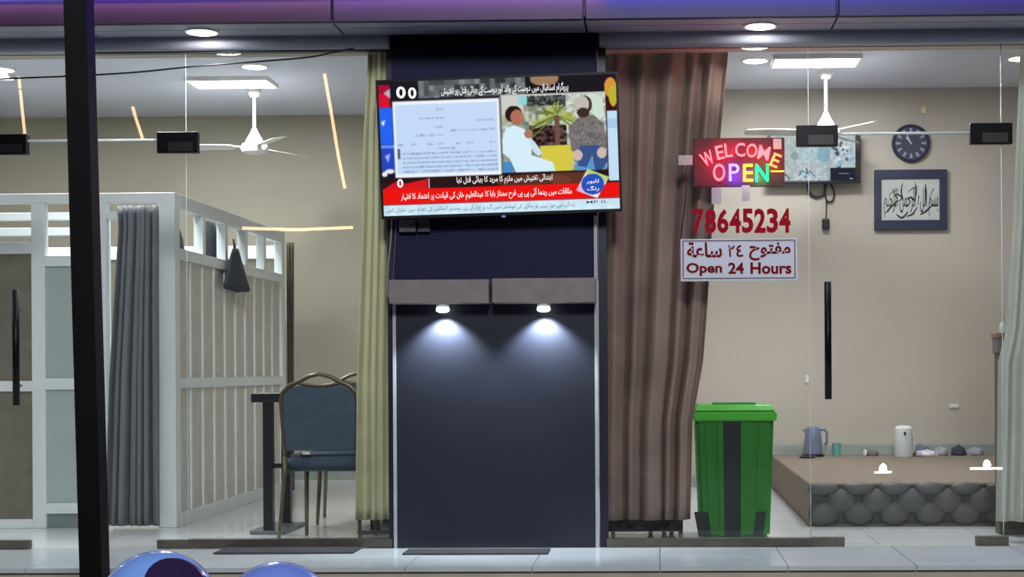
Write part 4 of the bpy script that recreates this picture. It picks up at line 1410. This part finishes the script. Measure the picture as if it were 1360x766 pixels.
# framed calligraphy
fr = thing('framed_calligraphy', P(1210, 306, yw), 'dark framed panel of black calligraphy on the right room wall', 'picture')
FN = mat('frame_navy', (42, 46, 70), 0.45, vary=0.08)
yf0, yf1 = yw - 0.035, yw - 0.002
pbox('frame', 1161.5, 1258, 225, 237, yf0, yf1, FN, fr, 0.003)
pbox('frame', 1161.5, 1258, 292, 305, yf0, yf1, FN, fr, 0.003)
pbox('frame', 1161.5, 1170.5, 237, 292, yf0, yf1, FN, fr, 0.003)
pbox('frame', 1248, 1258, 237, 292, yf0, yf1, FN, fr, 0.003)
pbox('paper', 1170, 1249, 236, 293, yw - 0.02, yf1, mat('paper_grey', (186, 190, 186), 0.7, vary=0.04), fr)
INK = mat('black_ink', (22, 22, 26), 0.5)
text('calligraphy', shape('بسم الله الرحمن الرحیم'), P(1174, 270, yw - .02).x, P(1246, 270, yw - .02).x, P(1210, 288, yw - .02).z, P(1210, 250, yw - .02).z, yw - 0.0205, INK, fr, 0.004)
def stroke(pts, wmax):
    """pen stroke that swells in the middle"""
    q = [P(u, v, yw - 0.021) for u, v in pts]
    dense = []
    for i in range(len(q) - 1):
        a_, b_, c_, d_ = q[max(i - 1, 0)], q[i], q[i + 1], q[min(i + 2, len(q) - 1)]
        for k_ in range(5):
            t = k_ / 5
            dense.append(0.5 * ((2 * b_) + (c_ - a_) * t + (2 * a_ - 5 * b_ + 4 * c_ - d_) * t * t + (3 * b_ - a_ - 3 * c_ + d_) * t ** 3))
    dense.append(q[-1])
    n_ = len(dense)
    tube('calligraphy', dense, [wmax * (0.25 + 0.75 * math.sin(PI * (i_ + 0.5) / n_)) for i_ in range(n_)], INK, fr, 6)
for pts, wm in ((((1229, 244), (1230, 256), (1230, 270)), .006), (((1215, 242), (1217, 254), (1214, 268)), .005), (((1199, 243), (1197, 254), (1200, 266)), .005), (((1186, 250), (1188, 258), (1192, 264)), .004),
                (((1176, 283), (1184, 274), (1192, 266)), .007), (((1190, 284), (1198, 289), (1206, 281)), .007), (((1204, 287), (1212, 284), (1218, 275)), .006), (((1222, 285), (1230, 280), (1238, 272)), .007),
                (((1186, 262), (1192, 258), (1198, 263), (1192, 268)), .006), (((1204, 264), (1210, 262), (1214, 267)), .007), (((1180, 262), (1184, 256), (1192, 251)), .003), (((1205, 256), (1212, 250), (1220, 247)), .003), (((1234, 262), (1238, 254), (1241, 250)), .003)):
    stroke(pts, wm)
for u, v, w_, h_, lab in ((1267, 539, 12, 5, 'small white socket on the wall above the platform'), (1072, 503, 4, 10, 'tiny white switch on the wall left of the door handle'), (1227, 146, 7, 8, 'small yellowish wall lamp above the round clock')):
    t = thing('wall_fitting', P(u, v + h_ / 2, yw), lab, 'wall fitting')
    pbox('plate', u - w_ / 2, u + w_ / 2, v - h_ / 2, v + h_ / 2, yw - 0.012, yw, WHITEP if v > 200 else mat('yellow_plastic', (226, 214, 150), 0.4), t, 0.002)
    pbox('rocker', u - w_ / 5, u + w_ / 5, v - h_ / 5, v + h_ / 5, yw - 0.016, yw - 0.010, WHITEP, t)

# ------------------------------------------------------------------ outside: mats, cable, pole, helmets
MAT_ = mat('dark_mat', (70, 68, 72), 0.95, vary=0.25, scale=60, bump=0.4)
def floor_pt(u, v):
    d = FWD + RT * ((u - U0) / F) - UP * ((v - V0) / F)
    return CAM + d * (-CAM.z / d.z)
for ua, ub, va, vb, lab in ((534, 727, 730.5, 737, 'dark flat doormat in front of the slate panel'), (283, 468, 728.5, 736, 'dark flat doormat in front of the left window')):
    a, b = floor_pt(ua, vb), floor_pt(ub, vb)
    c_ = floor_pt((ua + ub) / 2, va)
    tag(box('doormat', a.x, b.x, a.y, c_.y, 0.0005, 0.010, MAT_, None, 0.003), lab, 'doormat', 'dark doormats on the porch')

cord('overhead_cable', [P(u, v, -0.14) for u, v in ((-80, 112), (0, 105), (95, 101), (180, 96), (260, 88), (340, 82), (410, 76), (440, 70), (470, 64))], 0.0045, BLACKP, 'thin black cable sagging across the top of the left window')

yp = -2.6
pa, pb_ = P(104.5, 0, yp), P(126, 766, yp)
dirv = (pa - pb_).normalized()
k0 = (-0.5 - pb_.z) / dirv.z
base = pb_ + dirv * k0
topp = pb_ + dirv * ((2.66 - pb_.z) / dirv.z)
pole = thing('steel_pole', base, 'black square steel pole standing in front of the left door', 'pole')
bm = bmesh.new()
hw_ = 15.0 / F * (yp + 8)
ring = []
for q in (base, topp):
    ring.append([bm.verts.new(q + Vector((sx_ * hw_, sy_ * hw_, 0))) for sx_, sy_ in ((-1, -1), (1, -1), (1, 1), (-1, 1))])
for j in range(4):
    bm.faces.new((ring[0][j], ring[0][(j + 1) % 4], ring[1][(j + 1) % 4], ring[1][j]))
bm.faces.new(ring[0][::-1]); bm.faces.new(ring[1])
from_bm('shaft', bm, mat('pole_black', (9, 9, 11), 0.5, spec=0.25, vary=0.15, scale=8), pole)
box('base_plate', base.x - 0.10, base.x + 0.10, yp - 0.10, yp + 0.10, -0.5, -0.488, BLACK, pole, 0.003)

# parked motorbike below the frame carries the two helmets
ymb = -5.0
hc = P(210, 732, ymb)
seat_z = hc.z - 0.25
mb = thing('motorbike', (hc.x + 0.12, ymb, -0.5), 'dark parked motorbike under the two blue helmets', 'motorbike')
box('seat', hc.x - 0.35, hc.x + 0.50, ymb - 0.14, ymb + 0.14, seat_z - 0.10, seat_z, BLACKP, mb, 0.03)
box('engine', hc.x - 0.02, hc.x + 0.38, ymb - 0.12, ymb + 0.12, -0.28, 0.02, BLACK, mb, 0.03)
tube('frame', [(hc.x - 0.45, ymb, -0.22), (hc.x - 0.20, ymb, seat_z - 0.12), (hc.x + 0.55, ymb, seat_z - 0.12), (hc.x + 0.85, ymb, -0.22)], 0.03, BLACK, mb, 8)
for wx in (hc.x - 0.45, hc.x + 0.85):
    tube('wheel', [(wx + 0.24 * math.cos(a), ymb, -0.22 + 0.24 * math.sin(a)) for a in np.linspace(0, 2 * PI, 24, endpoint=False)], 0.04, BLACKP, mb, 8, True)
    lathe('hub', [(0.05, -0.04), (0.05, 0.04)], (wx, ymb, -0.22), CHROME, mb, 16, 'y')
HB = mat('helmet_blue', (120, 160, 228), 0.22, vary=0.05, scale=3, coat=0.5)
HB2 = mat('helmet_violet_blue', (112, 136, 214), 0.25, vary=0.05, scale=3, coat=0.5)
VIS = mat('helmet_visor', (44, 30, 62), 0.15, vary=0.1)
def helmet(u, vtop, r, m, label, visor=None):
    c = P(u, vtop, ymb)
    cz = c.z - r
    t = thing('helmet', (c.x, ymb, seat_z), label, 'helmet', 'blue helmets at the bottom edge')
    prof = [(r * 0.80, seat_z - cz), (r * 0.95, -r * 0.45), (r, 0)] + [(r * math.cos(a), r * math.sin(a)) for a in np.linspace(0.15, 1.52, 12)]
    lathe('shell', prof, (c.x, ymb, cz), m, t, 40)
    lathe('rim', [(r * 0.80, 0.0), (r * 0.84, 0.006), (r * 0.84, 0.02), (r * 0.80, 0.024)], (c.x, ymb, seat_z), BLACKP, t, 40)
    if visor:
        ax = Vector(visor).normalized()
        e1 = ax.orthogonal().normalized(); e2 = ax.cross(e1)
        bm = bmesh.new()
        prev = None
        ctr_ = bm.verts.new(Vector((c.x, ymb, cz)) + ax * r * 1.02)
        for i in range(1, 8):
            a = math.radians(38) * i / 7
            rr = 1.02 if i < 7 else 0.985
            ringv = [bm.verts.new(Vector((c.x, ymb, cz)) + (ax * math.cos(a) + (e1 * math.cos(b) + e2 * math.sin(b)) * math.sin(a)) * r * rr) for b in np.linspace(0, 2 * PI, 28, endpoint=False)]
            for j in range(28):
                if prev is None:
                    bm.faces.new((ctr_, ringv[j], ringv[(j + 1) % 28]))
                else:
                    bm.faces.new((prev[j], ringv[j], ringv[(j + 1) % 28], prev[(j + 1) % 28]))
            prev = ringv
        from_bm('visor', bm, VIS, t, smooth=True)
        pts = []
        for b in np.linspace(-0.1, 0.35, 9):
            d_ = (ax + Vector((b, 0, -0.10 + 0.1 * math.cos(b * 3)))).normalized()
            pts.append(Vector((c.x, ymb, cz)) + d_ * r * 1.025)
        tube('visor_band', pts, 0.006, m, t, 6)
    return t
helmet(210, 731, 0.118, HB, 'glossy blue helmet with a dark visor next to the black pole', (0.60, -0.62, 0.52))
helmet(369, 746, 0.114, HB2, 'plain glossy blue helmet right of the one with a visor')

# ------------------------------------------------------------------ across the street: wall, and lamps added only for their mirrored streaks and spots
YO = -14.0
struct(box('wall_opposite', -16, 16, YO - 0.4, YO - 0.1, -0.5, 6.0, mat('opposite_wall', (70, 66, 64), 0.9, vary=0.2, scale=2)))
WARM = emit('warm_tube_glow', (255, 214, 160), 16.0)
def mir(u, v, L=-YO):
    q = P(u, v, L)
    return Vector((q.x, -q.y, q.z))
for pts, lab in ((((431, 98), (440, 150), (449, 205), (458, 250)), 'added warm glowing tube mirrored in the left window below the canopy'),
                 (((176, 142), (183, 165), (190, 186)), 'short added warm glowing tube mirrored in the glass over the left door'),
                 (((25, 102), (29, 140), (33, 180)), 'added warm glowing tube mirrored at the far left edge of the glass'),
                 (((322, 303), (395, 305), (469, 302)), 'level added warm glowing tube mirrored in the left window over the partition')):
    t = thing('reflection_tube', mir(*pts[-1]), lab, 'lamp', 'added warm tubes for the streak reflections')
    q = [mir(*a) for a in pts]
    tube('tube', q, 0.022, WARM, t, 8)  # unseen tube placed so that its mirror image draws the streak
    for a in (q[0], q[-1]):
        tube('holder', [a, a + Vector((0, -0.09, 0))], 0.02, BLACK, t, 6)
WCOOL = emit('cool_lamp_glow', (255, 252, 244), 26.0)
for u, v, w_, lab in ((1173, 627, 22, 'small bright stand-in for a headlight mirrored in the right door above the platform'), (1311, 622, 44, 'wide bright stand-in for a headlight mirrored beside the right curtain')):
    L = 9.5
    c_ = mir(u, v, L)
    s_ = (L + 8) / F
    t = thing('headlight_stand_in', (c_.x, c_.y, -0.5), lab, 'lamp', 'added lamps standing in for headlights')  # added lamp and post standing in for a car headlight
    tube('post', [(c_.x, c_.y - 0.05, -0.5), (c_.x, c_.y - 0.05, c_.z + 0.02)], 0.015, BLACK, t, 8)
    box('light_bar', c_.x - w_ / 2 * s_, c_.x + w_ / 2 * s_, c_.y - 0.03, c_.y, c_.z - 0.012, c_.z + 0.012, WCOOL, t, 0.004)
    lathe('bulb', [(0.02, 0.0), (0.045, 0.03), (0.04, 0.07), (0.015, 0.10)], (c_.x, c_.y, c_.z), WCOOL, t, 16)
